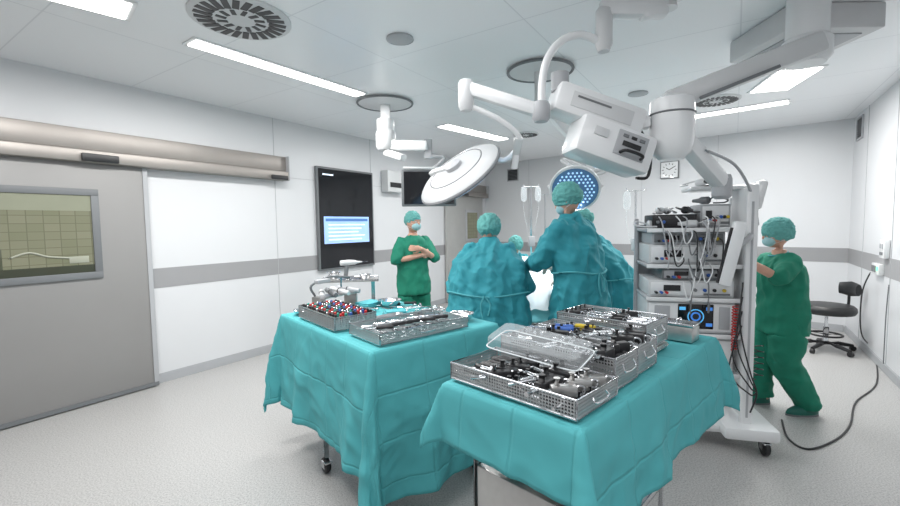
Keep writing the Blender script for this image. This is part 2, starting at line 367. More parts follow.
def diffuser(px,py,R,label):
    c=Wz(px,py,CZ); r=empty('air_diffuser',c+V((0,0,-.02)),label=label,cat='air diffuser')
    b=MB(); b.lathe([(R,-.0),(R,-.012),(R*.94,-.02),(R*.2,-.02),(0,-.024)],c); b.build('faceplate',OFFW,r,True)
    b=MB()
    for n,ra,rb in ((12,.28,.48),(24,.54,.88)):
        for k in range(n):
            a=2*PI*k/n; d=V((math.cos(a),math.sin(a),0)); d2=V((math.cos(a+.09),math.sin(a+.09),0))
            b.beam(c+d*R*ra+V((0,0,-.0215)),c+d2*R*rb+V((0,0,-.0215)),R*.10*(rb+.4),.004)
    b.build('slots',BLACK,r,True)
diffuser(241,18,.32,'large round slotted air diffuser near the left strip light')
diffuser(716,100,.25,'round slotted air diffuser beside the long arm on the right')
diffuser(526,134,.2,'small round slotted air diffuser above the big white lamp')
for px,py,l in ((400,38,'round flat ceiling plate between the air diffuser and the pendant'),(638,93,'small round ceiling plate left of the right air diffuser')):
    c=Wz(px,py,CZ); r=empty('ceiling_plate',c+V((0,0,-.02)),label=l,cat='ceiling plate')
    b=MB(); b.lathe([(.1,0),(.1,-.01),(.085,-.018),(0,-.02)],c); b.build('cover',LGREY,r,True)
    b=MB(); b.torus(c+V((0,0,-.012)),.1,.004); b.build('rim',LGREY,r,True)
# pendant A with monitor
cA=Wz(385,102,CZ); r=empty('ceiling_pendant',cA,label='white ceiling pendant over the green man carrying a dark flat monitor',cat='ceiling pendant')
b=MB(); b.lathe([(.31,0),(.31,-.02),(.27,-.03),(.1,-.035),(.0,-.035)],cA); b.build('ceiling_flange',OFFW,r,True)
b=MB(); b.torus(cA+V((0,0,-.02)),.31,.012,n=40); b.build('flange_ring',MGREY,r,True)
Ya=cA.y
j=Wd(386,138,Ya)
b=MB(); b.cyl(cA+V((0,0,-.03)),V((cA.x,cA.y,j.z)),.055); b.lathe([(.1,0),(.1,-.12),(.075,-.16)],cA+V((0,0,-.2))); b.build('column',WHITE,r,True)
e2=Wd(428,146,Ya-.2)
b=MB(); b.lathe([(.1,.08),(.115,.05),(.115,-.1),(.09,-.14)],V((cA.x,cA.y,j.z))); b.build('swivel_joint',OFFW,r,True)
b=MB(); b.beam(V((cA.x,cA.y,j.z-.08)),e2,.1,.11,.02); b.beam(V((cA.x,cA.y,j.z-.16)),Wd(404,158,Ya-.1),.13,.08,.02); b.build('arm',WHITE,r,True)
b=MB(); b.cyl(e2+V((0,0,.07)),e2+V((0,0,-.14)),.045); b.tube(smoothpath([e2+V((0,0,-.12)),Wd(444,158,Ya-.2),Wd(430,172,Ya-.2)]),.022); b.build('monitor_stem',LGREY,r,True)
mc=Wd(429,188,Ya-.25); MM=Matrix.Rotation(rad(8),3,'Z')
b=MB(); b.box(mc,(.60,.05,.40),MM,.012); mo=b.build('monitor',MGREY,r,True)
b=MB(); b.box(mc+MM@V((0,-.027,0)),(.55,.006,.35),MM); b.build('screen',DARKG,mo)
b=MB(); b.box(mc+MM@V((0,-.027,.215)),(.56,.03,.02),MM,.004); b.build('top_handle',WHITE,mo)
# pendant B
cB=Wz(540,69,CZ)
r=empty('ceiling_mount',cB,label='round ringed ceiling mount and shaft above the blue lit surgical light',cat='ceiling mount')
b=MB(); b.lathe([(.29,0),(.29,-.02),(.25,-.03),(.0,-.03)],cB); b.build('ceiling_flange',OFFW,r,True)
b=MB(); b.torus(cB+V((0,0,-.02)),.29,.014,n=40); b.build('flange_ring',MGREY,r,True)
b=MB(); b.cyl(cB+V((0,0,-.03)),cB+V((0,0,-.30)),.05); b.build('shaft',WHITE,r,True)
k2=Wd(590,160,4.3)
b=MB(); b.beam(cB+V((0,0,-.30)),k2+V((0,0,.02)),.07,.09,.02); b.cyl(k2+V((0,0,.06)),k2+V((0,0,-.14)),.04); b.build('arm',WHITE,r,True)
lc=Wd(575,188,4.2); ln=V((-.25,-.82,-.5)).normalized(); lx,ly=frame(ln); LS=.92
b=MB(); b.lathe([(.0,-.07),(.12*LS,-.06),(.22*LS,-.04),(.255*LS,-.01),(.255*LS,.02),(.235*LS,.03),(0,.03)],lc,ln,36); hd=b.build('lamp_head',WHITE,r,True)
b=MB(); b.torus(lc+ln*.02,.25*LS,.012,ln,36); b.build('rim',WHITE,hd)
b=MB(); b.lathe([(.235*LS,.031),(.235*LS,.033),(0,.033)],lc,ln,36); b.build('lens_plate',mat('lamp_glass',(.10,.20,.36),.15,var=.1,emit=.15),hd)
b=MB()
for i in range(-5,6):
    for jx in range(-5,6):
        x=(i*.042+(jx%2)*.021)*LS; y=jx*.037*LS
        if .006<x*x+y*y<.044*LS*LS: b.lathe([(.010,.034),(.010,.038),(0,.039)],lc+lx*x+ly*y,ln,8)
b.build('led_cluster',LED,hd)
b=MB(); b.tube(smoothpath([k2+V((0,0,-.1)),Wd(604,172,4.3),lc+lx*.25+ly*.02]),.02); b.tube(smoothpath([k2+V((0,0,-.1)),Wd(562,160,4.35),lc-lx*.25]),.02); b.build('yoke',OFFW,r,True)
# pendant C
Yc=2.7
top=Wd(668,-60,Yc)
r=empty('surgical_light',V((top.x,top.y,CZ)),label='large white surgical light with round tilted head on a curved tube arm',cat='surgical light')
b=MB(); b.cyl(V((top.x,top.y,CZ)),V((top.x,top.y,CZ-.12)),.06); b.lathe([(.16,0),(.16,-.03),(.07,-.05)],V((top.x,top.y,CZ))); b.build('ceiling_tube',WHITE,r,True)
tz=V((top.x,top.y,min(CZ-.12,2.92)))
b=MB(); b.beam(tz,Wd(600,8,Yc),.09,.11,.025); b.beam(tz,Wd(640,14,Yc),.08,.08,.02); b.build('upper_arm',WHITE,r,True)
b=MB(); b.lathe([(.035,.12),(.05,.1),(.05,-.1),(.035,-.14)],Wd(604,28,Yc)); b.build('joint_one',OFFW,r,True)
b=MB(); b.tube(smoothpath([Wd(606,47,Yc),Wd(592,38,Yc),Wd(577,35,Yc),Wd(560,42,Yc),Wd(547,60,Yc),Wd(542,85,Yc),Wd(542,112,Yc)],8),.024,12); b.build('curved_tube',WHITE,r,True)
b=MB(); b.lathe([(.045,.06),(.055,.04),(.055,-.04),(.04,-.06)],Wd(541,112,Yc)); b.build('joint_two',LGREY,r,True)
b=MB(); b.beam(Wd(543,112,Yc),Wd(466,88,Yc+.1),.075,.085,.025); b.build('spring_arm',WHITE,r,True)
b=MB(); b.lathe([(.04,.09),(.05,.07),(.05,-.07),(.035,-.1)],Wd(466,95,Yc+.1)); b.build('joint_three',OFFW,r,True)
b=MB(); b.tube(smoothpath([Wd(467,105,Yc+.1),Wd(500,120,Yc+.1),Wd(520,140,Yc+.15),Wd(505,160,Yc+.3),Wd(487,152,Yc+.3)],8),.018,12); b.tube([Wd(519,138,Yc+.15),Wd(514,168,Yc+.25)],[.03,.024],12); b.build('yoke',WHITE,r,True)
hc=Wd(458,172,3.0); hn=V((-.54,-.42,.73)).normalized(); hx_,hy_=frame(hn)
LMG=mat('lamp_shell',(.50,.51,.52),.35,var=.03)
b=MB(); b.lathe([(.0,.045),(.1,.043),(.2,.034),(.205,.028),(.215,.033),(.285,.014),(.312,-.005),(.312,-.025),(.29,-.038),(0,-.038)],hc,hn,44); hd=b.build('lamp_head',LMG,r,True)
b=MB(); b.torus(hc-hn*.02,.312,.011,hn,44); b.build('rim',MGREY,hd)
b=MB(); b.torus(hc+hn*.031,.208,.004,hn,44,6); b.build('groove_ring',MGREY,hd)
b=MB(); b.lathe([(.285,-.04),(.285,-.044),(0,-.044)],hc,hn,44); b.build('lens',LED,hd)
b=MB(); b.lathe([(.06,.04),(.06,.07),(.035,.085),(0,.085)],hc,hn); b.build('hub_cap',LGREY,hd)
b=MB(); b.beam(hc+hn*.05+hx_*.05,hc+hn*.03+hx_*.29,.05,.03,.008,hn); b.build('support_bar',OFFW,hd)
# equipment boom
Yd=2.75
r=empty('equipment_boom',Wd(600,130,Yd),label='bulky white ceiling housing with black handle and vents above the surgeons',cat='ceiling pendant')
pA=Wd(552,98,Yd); pB=Wd(637,128,Yd+.05); u=(pB-pA).normalized()
b=MB(); b.beam(pA,pB,.22,.19,.035); uh=b.build('upper_housing',WHITE,r,True)
ux,uy=frame(u); us=(1 if ux.y<0 else -1)
b=MB(); b.beam((pA+pB)/2-u*.2+ux*us*.112,(pA+pB)/2+u*.2+ux*us*.112,.006,.09,.002); b.build('inset_panel',OFFW,uh)
b=MB(); b.beam((pA+pB)/2-u*.17+ux*us*.116+uy*.02,(pA+pB)/2+u*.05+ux*us*.116+uy*.02,.004,.012); b.build('marking',MGREY,uh)
pC=Wd(572,134,Yd-.03); pD=Wd(643,160,Yd+.03)
b=MB(); b.beam(pC,pD,.26,.24,.035); lh=b.build('lower_housing',WHITE,r,True)
uu=(pD-pC).normalized(); fx,fy=frame(uu); sg=(1 if fx.y<0 else -1); fr=(pC+pD)/2+fx*.132*sg
b=MB(); b.beam(fr-uu*.02+fy*.01,fr+uu*.18+fy*.01,.012,.15,.004); b.build('recess_panel',LGREY,lh)
for k in range(3): 
    b=MB(); b.beam(fr+uu*(.01+k*.055)+fy*.055+fx*sg*.009,fr+uu*(.045+k*.055)+fy*.055+fx*sg*.009,.008,.018,.002); b.build('marking',(MGREY,BLACK,MGREY)[k],lh)
b=MB(); b.beam(fr+uu*.02+fy*.01+fx*sg*.009,fr+uu*.14+fy*.01+fx*sg*.009,.008,.03,.002); b.build('port_strip',BLACK,lh)
b=MB(); b.beam(fr-uu*.17+fy*.03+fx*sg*.003,fr-uu*.08+fy*.03+fx*sg*.003,.008,.05,.002); b.build('key_pad',OFFW,lh)
b=MB(); b.tube(smoothpath([fr+uu*.02-fy*.05+fx*sg*.01,fr+uu*.04-fy*.04+fx*sg*.05,fr+uu*.14-fy*.04+fx*sg*.05,fr+uu*.16-fy*.05+fx*sg*.01]),.01); b.build('handle',BLACK,lh)
b=MB(); b.tube(smoothpath([Wd(636,178,Yd),Wd(648,176,Yd),Wd(650,150,Yd),Wd(640,130,Yd)]),.010); b.build('cable',BLACK,r,True)
b=MB(); b.beam(pB-u*.05,Wd(651,122,2.75),.09,.08,.025); b.build('link_arm',WHITE,r,True)
b=MB(); b.lathe([(.055,.06),(.055,-.05)],Wd(560,83,Yd)); b.build('top_knuckle',LGREY,r,True)
# right pendant
Ye=2.75
mb_c=Wz(803,22,CZ)
r=empty('ceiling_pendant',V((mb_c.x,mb_c.y,CZ)),label='heavy white ceiling pendant at right with long arm from a grey mount box',cat='ceiling pendant')
b=MB(); b.box(V((mb_c.x+.0,mb_c.y+.02,CZ-.085)),(.62,.62,.165),None,.015); b.build('mount_box',mat('mount_grey',(.66,.66,.67),.5),r,True)
b=MB(); b.box(V((mb_c.x+.0,mb_c.y+.02,CZ-.172)),(.46,.46,.01),None,.003); b.build('mount_cover',LGREY,r,True)
cb=Wd(806,58,Ye)
b=MB(); b.lathe([(.11,CZ-.03),(.11,cb.z+.12),(.13,cb.z+.1),(.13,cb.z),(.1,cb.z-.04)],V((cb.x,cb.y,0))); b.build('column',WHITE,r,True)
b=MB(); b.beam(Wd(822,42,Ye-.1),Wd(664,104,Ye),.12,.13,.03); b.build('main_arm',OFFW,r,True)
b=MB(); b.beam(Wd(700,98,Ye-.10),Wd(780,66,Ye-.16),.02,.02,.004); b.build('arm_groove',MGREY,r,True)
vc=Wd(672,105,Ye)
b=MB(); b.lathe([(.08,.05),(.125,.03),(.13,-.02),(.13,-.22),(.11,-.3),(.07,-.34)],V((vc.x,vc.y,vc.z))); b.build('lower_housing',WHITE,r,True)
b=MB(); b.torus(V((vc.x,vc.y,vc.z-.06)),.131,.006,n=36); b.build('joint_ring',MGREY,r,True)
b=MB(); b.beam(Wd(682,138,Ye),Wd(722,184,Ye+.15),.11,.10,.03); b.build('spring_arm',WHITE,r,True)
b=MB(); b.lathe([(.05,.06),(.06,.03),(.06,-.08),(.04,-.1)],Wd(722,184,Ye+.15)); b.build('end_joint',LGREY,r,True)
b=MB(); b.tube(smoothpath([Wd(705,150,Ye),Wd(735,165,Ye),Wd(752,195,Ye+.2),Wd(758,225,Ye+.25)]),.009); b.build('cable',LGREY,r,True)
def castor(parent,x,y,r=.05,brake=False,name='castor'):
    b=MB(); b.cyl((x,y,r*1.6),(x,y,r*2.3),.012); b.box((x,y-.0,r*1.55),(.05,.07,.012),None,.004); b.box((x-.024,y+.01,r*1.2),(.004,.045,r*.9)); b.box((x+.024,y+.01,r*1.2),(.004,.045,r*.9))
    c=b.build(name,CHROME,parent)
    b=MB(); b.lathe([(r*.5,-.016),(r*.92,-.016),(r,-.010),(r,.010),(r*.92,.016),(r*.5,.016)],(x,y+.015,r),(1,0,0),24); b.build('wheel',BLACK,c)
    return c
# ------------------------------------------------------------ instrument tables + drapes
TZ=.98
class Tab:
    def __init__(s,A,B,C,Ly=None):
        s.A=A; s.ex=(B-A); s.ex.z=0; s.Lx=s.ex.length; s.ex.normalize(); s.ey=V((-s.ex.y,s.ex.x,0)); s.Ly=Ly or (C-A).dot(s.ey); s.rz=math.atan2(s.ex.y,s.ex.x)
    def P(s,u,v,z=0): return V((s.A.x,s.A.y,z))+s.ex*u+s.ey*v
T1=Tab(Wz(372,352,TZ),Wz(495,324,TZ),Wz(299,312,TZ)); T2=Tab(Wz(580,430,TZ),Wz(713,338,TZ),Wz(463,377,TZ))
def steel_table(T,label,xs,ys,panel=False):
    r=empty('instrument_table',T.P(T.Lx/2,T.Ly/2,0),T.rz,label=label,cat='table')
    hx,hy=T.Lx/2-.02,T.Ly/2-.02
    b=MB(); b.box((0,0,TZ-.032),(2*hx,2*hy,.04),None,.005); b.build('tabletop',STEEL,r)
    X=[x-T.Lx/2 for x in xs]; Yy=[y-T.Ly/2 for y in ys]
    for x in X:
        for y in Yy:
            b=MB(); b.cyl((x,y,.11),(x,y,TZ-.05),.016); b.build('leg',CHROME,r)
            castor(r,x,y,.05)
    b=MB()
    for y in Yy: b.beam((X[0],y,.36),(X[1],y,.36),.03,.03,.004)
    for x in X: b.beam((x,Yy[0],.36),(x,Yy[1],.36),.03,.03,.004)
    b.build('lower_frame',CHROME,r)
    if panel:
        b=MB(); b.box((.30-T.Lx/2,0,.50),(.46,T.Ly-.18,.28),None,.008); b.build('steel_drawer_box',STEEL,r)
    return r
steel_table(T1,'steel instrument table on castors under the longer teal drape at left',(.05,T1.Lx-.08),(.10,.72))
steel_table(T2,'steel instrument table with drawer box under the nearer teal drape at right',(.08,.95),(.08,T2.Ly-.08),True)
def drape(T,ov,label,m,seed,z=TZ,flare=.10,bumpf=None,name='surgical_drape',step=.022,fa=1.0,cf=.30):
    x0,x1,y0,y1=ov; nx=int((T.Lx+x0+x1)/step); ny=int((T.Ly+y0+y1)/step); bm=bmesh.new(); G=[]; uvs={}
    for i in range(nx+1):
        row=[]
        for jn in range(ny+1):
            a=-x0+(T.Lx+x0+x1)*i/nx; bb=-y0+(T.Ly+y0+y1)*jn/ny
            ca=min(max(a,0),T.Lx); cb=min(max(bb,0),T.Ly); ea=a-ca; eb=bb-cb; rr=math.hypot(ea,eb)
            if rr<1e-6:
                zz=z+.004+.0035*noise.noise(V((a*7+seed,bb*7,0)))
                if bumpf: zz+=bumpf(a,bb)
                p=T.P(a,bb,zz)
            else:
                o=V((ea/rr,eb/rr)); ph=math.atan2(abs(eb),abs(ea)); c=math.sin(2*ph)
                t=(bb if abs(ea)>abs(eb) else a)*1.0+seed+ph*.35
                w=min(1,rr/.35)
                tri=lambda q:2*abs(2*((q/(2*PI))%1)-1)-1
                fold=fa*(.050*tri(t*8+.9*noise.noise(V((t*2,rr*2,seed))))+.03*tri(t*17+1.7+1.2*noise.noise(V((t*3,rr*1.5,seed+2))))+.035*noise.noise(V((t*4,rr*2,seed))))*(1-c*.3)
                k=flare+cf*c**1.4+fold*w
                k=max(.02,min(.8,k)); hr=rr*k+.012+.01*min(1,rr/.05)
                dr_=rr*math.sqrt(1-k*k*.9)
                base=T.P(ca,cb,0); od=T.ex*o.x+T.ey*o.y
                td=V((-od.y,od.x,0))
                zz=z+.004-max(0,dr_-.01)
                nz=1-2*abs(noise.noise(V((t*5+rr*4,rr*5-t*2,seed+5)))); nz2=1-2*abs(noise.noise(V((t*11+rr*6,rr*10,seed+15))))
                p=base+od*(hr+(.013*nz+.006*nz2)*w)+td*(.02*noise.noise(V((t*4,rr*4,seed+9)))*w)+V((0,0,max(.03,zz)))
            v=bm.verts.new(p); uvs[v]=(a,bb); row.append(v)
        G.append(row)
    for i in range(nx):
        for jn in range(ny): bm.faces.new((G[i][jn],G[i+1][jn],G[i+1][jn+1],G[i][jn+1]))
    l=bm.loops.layers.uv.new('uv')
    for f in bm.faces:
        f.smooth=True
        for lp in f.loops: lp[l].uv=uvs[lp.vert]
    me=bpy.data.meshes.new(name); bm.to_mesh(me); bm.free(); me.materials.append(m); o=bpy.data.objects.new(name,me); COL.objects.link(o)
    so=o.modifiers.new('thick','SOLIDIFY'); so.thickness=.0012
    tag(o,label=label,cat='drape'); return o
drape(T1,(.66,.35,.82,.36),'teal sterile drape hanging low over the left instrument table',TEAL,3.1,step=.018,flare=.05,cf=.17)
drape(T2,(.24,.18,.38,.16),'teal sterile drape over the nearest instrument table with short hanging edges',TEAL,8.4,flare=.10,cf=.24,step=.016)
# ------------------------------------------------------------ trays
def tray(T,u,v,w,l,h,label,name='instrument_basket',dz=.012,rot=0):
    r=empty(name,T.P(u+w/2,v+l/2,TZ+dz),T.rz+rot,label=label,cat='basket')
    b=MB()
    b.box((0,0,.004),(w,l,.003)); 
    for sx in (-1,1): b.box((sx*(w/2-.002),0,h/2+.003),(.003,l,h))
    for sy in (-1,1): b.box((0,sy*(l/2-.002),h/2+.003),(w,.003,h))
    b.build('perforated_body',PERF,r,uv=True)
    b=MB(); c=[(-w/2,-l/2),(w/2,-l/2),(w/2,l/2),(-w/2,l/2)]
    for z in (.006,h+.005):
        b.tube([V((*c[k%4],z)) for k in range(5)],.004,8)
    for q in c: b.cyl((*q,.004),(*q,h+.004),.004,n=8)
    b.build('rim',CHROME,r)
    for sy in (-1,1):
        b=MB(); y=sy*(l/2+.004); b.tube(smoothpath([(-.045,y,h*.8),(-.045,y+sy*.012,h*.55),(.045,y+sy*.012,h*.55),(.045,y,h*.8)],4),.0035,8); b.build('handle',CHROME,r)
    return r
def proto_driver(hm,k=.8):
    r=empty('driver',(0,0,0)); b=MB(); b.lathe([(.004*k,0),(.012*k,.004),(.015*k,.02),(.011*k,.045),(.015*k,.07),(.013*k,.095),(.005*k,.10)],(0,-.09,.013),(0,1,0),12); b.build('handle',hm,r)
    b=MB(); b.tube([(0,.008,.013),(0,.07,.013),(0,.10,.013)],[.0035,.003,.002],8); b.build('shaft',CHROME,r); return r
def proto_forceps():
    r=empty('forceps',(0,0,0))
    b=MB()
    for s in (-1,1): b.tube([(s*.02,-.07,.006),(s*.006,0,.006),(-s*.004,.03,.006),(-s*.0015,.08,.006)],[.0032,.004,.004,.0015],8)
    b.cyl((0,.008,.001),(0,.008,.012),.006,n=10); b.build('shanks',CHROME,r)
    for s in (-1,1): b=MB(); b.torus((s*.026,-.085,.006),.014,.003,n=14,m=6); b.build('finger_ring',CHROME,r)
    return r
def proto_block(m,k=1.0):
    r=empty('instrument_clamp',(0,0,0)); b=MB(); b.box((0,0,.016*k),(.024*k,.06*k,.026*k),None,.005); b.build('grip',m,r)
    b=MB(); b.cyl((0,.015*k,.028*k),(0,.015*k,.046*k),.008*k,n=12); b.build('knob',m,r)
    b=MB(); b.cyl((0,.03*k,.016*k),(0,.075*k,.016*k),.006*k,n=10); b.build('jaw',CHROME,r)
    b=MB(); b.torus((0,-.038*k,.016*k),.010*k,.003*k,(1,0,0),12,6); b.build('ring',CHROME,r); return r
def proto_peg(m):
    r=empty('drill_guide',(0,0,0)); b=MB(); b.cyl((0,0,0),(0,0,.06),.003,n=8); b.build('pin',CHROME,r)
    b=MB(); b.lathe([(.005,.05),(.009,.054),(.0098,.07),(.0085,.084),(.003,.088)],(0,0,0),(0,0,1),12); b.build('cap',m,r); return r
def proto_tube():
    r=empty('steel_sleeve',(0,0,0)); b=MB(); b.lathe([(.006,0),(.010,.002),(.010,.03),(.006,.032),(.006,.13),(.003,.14)],(0,-.07,.011),(0,1,0),12); b.build('sleeve',CHROME,r)
    b=MB(); b.torus((0,-.045,.011),.0105,.002,(0,1,0),12,6); b.build('collar',BLACK,r); return r
def scatter(proto,tr,spots,label,group,cat='instrument'):
    for (x,y,z,a) in spots:
        if proto[1]: o=copy_tree(proto[0])
        else: o=proto[0]; proto[1]=True
        M=Matrix.Rotation(tr.rotation_euler[2],3,'Z'); o.location=V(tr.location)+M@V((x,y,z)); o.rotation_euler=(0,0,tr.rotation_euler[2]+a); tag(o,label,cat,group)
pDb=[proto_driver(BLACK),False]; pDu=[proto_driver(BLUEB),False]; pF=[proto_forceps(),False]; pB_=[proto_block(BLACK),False]; pS=[proto_tube(),False]
pR=[proto_peg(REDP),False]; pG=[proto_peg(GRNP),False]; pK=[proto_peg(BLACK),False]; pW=[proto_peg(CHROME),False]; pU=[proto_peg(BLUEB),False]
pDg=[proto_driver(MGREY),False]; pY=[proto_driver(YELP),False]; pBig=[proto_block(BLACK,1.5),False]; pBs=[proto_block(STEEL,1.5),False]
rs=random.Random(3)
t1=tray(T2,.015,.02,.29,.56,.065,'shallow steel tray full of black instruments at the nearest drape corner')
t2=tray(T2,.33,.04,.21,.53,.12,'long perforated steel basket second from the nearest tray')
t3=tray(T2,.56,.05,.21,.52,.12,'perforated steel basket third from the nearest tray')
t4=tray(T2,.81,.11,.27,.46,.12,'tall perforated steel basket farthest along the nearer table',dz=.045)
fb=empty('steel_tray_lid',T2.P(.945,.34,TZ+.012),T2.rz,label='flat steel tray lid lying under the farthest basket',cat='tray lid')
b=MB(); b.box((0,0,.014),(.28,.47,.026),None,.006); b.build('panel',STEEL,fb)
b=MB(); b.tube([(-.14,-.235,.012),(.14,-.235,.012),(.14,.235,.012),(-.14,.235,.012),(-.14,-.235,.012)],.004,8); b.build('rim',CHROME,fb)
U=rs.uniform
def rowspots(n,x0,dx,y,z,a0=0,j=.12,jy=.012): return [(x0+dx*k,y+U(-jy,jy),z+U(0,.006),a0+U(-j,j)) for k in range(n)]
scatter(pDb,t1,rowspots(10,-.125,.028,-.15,.014)+rowspots(9,-.12,.03,.14,.03,3.14,.25),'black handled driver lying in the nearest shallow tray','black drivers in the nearest tray')
scatter(pB_,t1,rowspots(8,-.12,.034,-.03,.024,0,.5,.02)+rowspots(4,-.10,.066,-.23,.014,1.4),'black gripped clamp lying in the nearest shallow tray','black clamps in the nearest tray')
scatter(pBig,t1,rowspots(5,-.1,.05,.05,.03,.3,.7,.02)+rowspots(4,-.09,.058,-.12,.04,.8,.8,.02),'large black gripped clamp on top of the nearest shallow tray load','large black clamps in the nearest tray')
scatter(pBs,t1,rowspots(3,-.08,.08,-.2,.035,.5,.8,.02),'large steel gripped clamp in the nearest shallow tray','large steel clamps in the nearest tray')
scatter(pS,t1,rowspots(9,-.125,.031,.2,.014,0,.3)+rowspots(4,-.1,.06,-.06,.05,1.3,.4),'steel sleeve with black collar lying in the nearest tray','steel sleeves in the nearest tray')
scatter(pDb,t2,rowspots(8,-.09,.026,-.16,.085)+rowspots(8,-.09,.026,.12,.085,3.14,.15),'black handled driver lying in the second perforated basket','black drivers in the second basket')
scatter(pB_,t2,rowspots(6,-.085,.034,-.03,.09,0,.6,.02)+rowspots(4,-.07,.045,.21,.09,0,.6),'black gripped clamp on top of the drivers in the second basket','black clamps in the second basket')
scatter(pBig,t2,rowspots(3,-.06,.06,-.2,.1,1.2,.4)+rowspots(3,-.06,.06,.07,.1,.5,.9),'large black gripped clamp on top of the second basket','large black clamps in the second basket')
scatter(pS,t2,rowspots(5,-.08,.04,.0,.11,1.2,.5),'steel sleeve lying across the second basket','steel sleeves in the second basket')
scatter(pDu,t3,rowspots(3,-.07,.03,.17,.105,.4,.2),'blue handled driver lying in the third perforated basket','blue drivers in the third basket')
scatter(pY,t3,[(.06,.1,.11,.3)],'yellow handled driver lying in the third perforated basket','yellow drivers in the third basket')
scatter(pDg,t3,rowspots(8,-.09,.026,-.14,.085),'grey handled driver lying in the third perforated basket','grey drivers in the third basket')
scatter(pB_,t3,rowspots(6,-.085,.034,.02,.09,0,.6,.02)+rowspots(4,-.07,.045,.12,.09,0,.8),'black gripped clamp lying in the third perforated basket','black clamps in the third basket')
scatter(pBig,t3,rowspots(3,-.06,.06,-.19,.1,0,.6),'large black gripped clamp on top of the third basket','large black clamps in the third basket')
scatter(pS,t3,rowspots(6,-.08,.032,.2,.085,0,.2)+rowspots(4,-.07,.04,-.05,.11,1.1,.5),'steel sleeve lying in the third basket','steel sleeves in the third basket')
scatter(pS,t4,rowspots(10,-.115,.025,-.13,.088,0,.15)+rowspots(8,-.11,.03,.02,.092,0,.5),'steel sleeve lying in the tall farthest basket','steel sleeves in the tall basket')
scatter(pF,t4,rowspots(5,-.10,.045,.12,.092,0,.3),'ring handled steel forceps lying in the tall farthest basket','forceps in the tall basket')
scatter(pB_,t4,rowspots(5,-.10,.05,.18,.092,0,1)+rowspots(4,-.09,.06,-.06,.1,0,1),'black gripped clamp lying in the tall farthest basket','black clamps in the tall basket')
r=empty('plastic_cover',T2.P(.265,.33,TZ+.135),T2.rz+.05,label='clear translucent plastic cover propped over the nearest trays',cat='plastic cover')
r.rotation_euler=(rad(3),rad(-14),T2.rz+.05)
b=MB(); R_=[]
SQ=lambda a,sx,sy,zz:V((math.copysign(abs(math.cos(a))**.2,math.cos(a))*sx,math.copysign(abs(math.sin(a))**.2,math.sin(a))*sy,zz))
for zz,sx,sy in ((0,.085,.205),(.036,.083,.202),(.041,.080,.199),(.042,.03,.12)): R_.append([SQ(2*PI*q/60,sx,sy,zz) for q in range(60)])
b.rings(R_,cap=False); b.bm.verts.ensure_lookup_table(); b.bm.faces.new(b.bm.verts[-60:]); b.build('shell',CLEAR,r)
b=MB(); b.tube([SQ(2*PI*q/60,.087,.208,0) for q in range(61)],.003,8); b.build('rim',mat('frosted_rim',(.75,.8,.82),.3),r)
r=empty('steel_box',T2.P(1.29,.12,TZ+.01),T2.rz,label='small lidded steel box at the far end of the nearer table',cat='box')
b=MB(); b.box((0,0,.04),(.12,.17,.08),None,.008); b.build('body',STEEL,r)
b=MB(); b.box((0,0,.088),(.126,.176,.014),None,.005); b.build('lid',CHROME,r)
b=MB(); b.tube(smoothpath([(-.03,0,.095),(-.03,0,.11),(.03,0,.11),(.03,0,.095)],4),.004,8); b.build('lid_handle',CHROME,r)
# table 1 trays
ta=tray(T1,.02,.47,.28,.56,.08,'perforated steel basket of red teal blue and black capped drill guides')
spots={'r':[],'g':[],'k':[],'w':[],'u':[]}
pats=('krgukwrk','kgrwkruk','krkwgurk','wwkwwkww')
for iy in range(14):
    for ix in range(8):
        c=pats[iy%4][ix]; spots[c].append((-.119+.034*ix,-.25+.0385*iy,.012,0))
for c,p,nm in (('r',pR,'red'),('g',pG,'teal'),('k',pK,'black'),('w',pW,'steel'),('u',pU,'blue')):
    scatter(p,ta,spots[c],nm+' capped drill guide standing in the left perforated basket',nm+' capped drill guides in the left basket')
tb=tray(T1,.06,.02,.62,.34,.06,'shallow perforated basket of steel forceps on the left table front edge')
scatter(pF,tb,[(-.26+.04*k,-.06+.03*(k%2),.02+.012*(k%2),U(-.3,.3)) for k in range(14)],'ring handled steel forceps in the shallow front basket of the left table','forceps in the shallow front basket')
scatter(pS,tb,[(-.24+.04*k,.09,.035,1.2+U(-.5,.5)) for k in range(13)],'steel sleeve lying across the shallow front basket of the left table','steel sleeves in the shallow front basket')
scatter(pDg,tb,[(-.2+.09*k,.02,.045,1.2+U(-.4,.4)) for k in range(5)],'grey handled driver in the shallow front basket of the left table','grey drivers in the shallow front basket')
scatter(pDb,tb,[(-.24+.1*k,-.03,.05,1.5+U(-.6,.6)) for k in range(5)],'black handled driver in the shallow front basket of the left table','black drivers in the shallow front basket')
def dish(T,u,v,R,label,h=.05,kid=False,z=TZ+.008):
    r=empty('kidney_dish' if kid else 'steel_bowl',T.P(u,v,z),T.rz+rs.uniform(0,3),label=label,cat='dish' if kid else 'bowl')
    if kid:
        b=MB(); L=[]
        for (s,z) in ((.8,0),(1,h),(1.04,h),(.97,h-.001),(.78,.003)):
            L.append([V((math.cos(a)*R*1.5*s,(math.sin(a)*R*s*.75)+R*.35*math.cos(a)**2,z)) for a in [2*PI*q/30 for q in range(30)]])
        b.rings(L); b.build('shell',CHROME,r)
    else:
        b=MB(); b.lathe([(R*.6,0),(R*.9,h*.5),(R,h),(R*1.06,h+.001),(R*.97,h-.002),(R*.86,h*.5),(R*.55,.004)]); b.build('shell',CHROME,r)
    b=MB(); b.torus((0,0,.006),R*.5,.003,n=20,m=6) ; b.build('foot_ring',STEEL,r)
dish(T1,.79,.20,.08,'small steel bowl nearest the right end of the left table')
dish(T1,.42,.50,.08,'kidney shaped steel dish in the middle of the left table',.04,True)
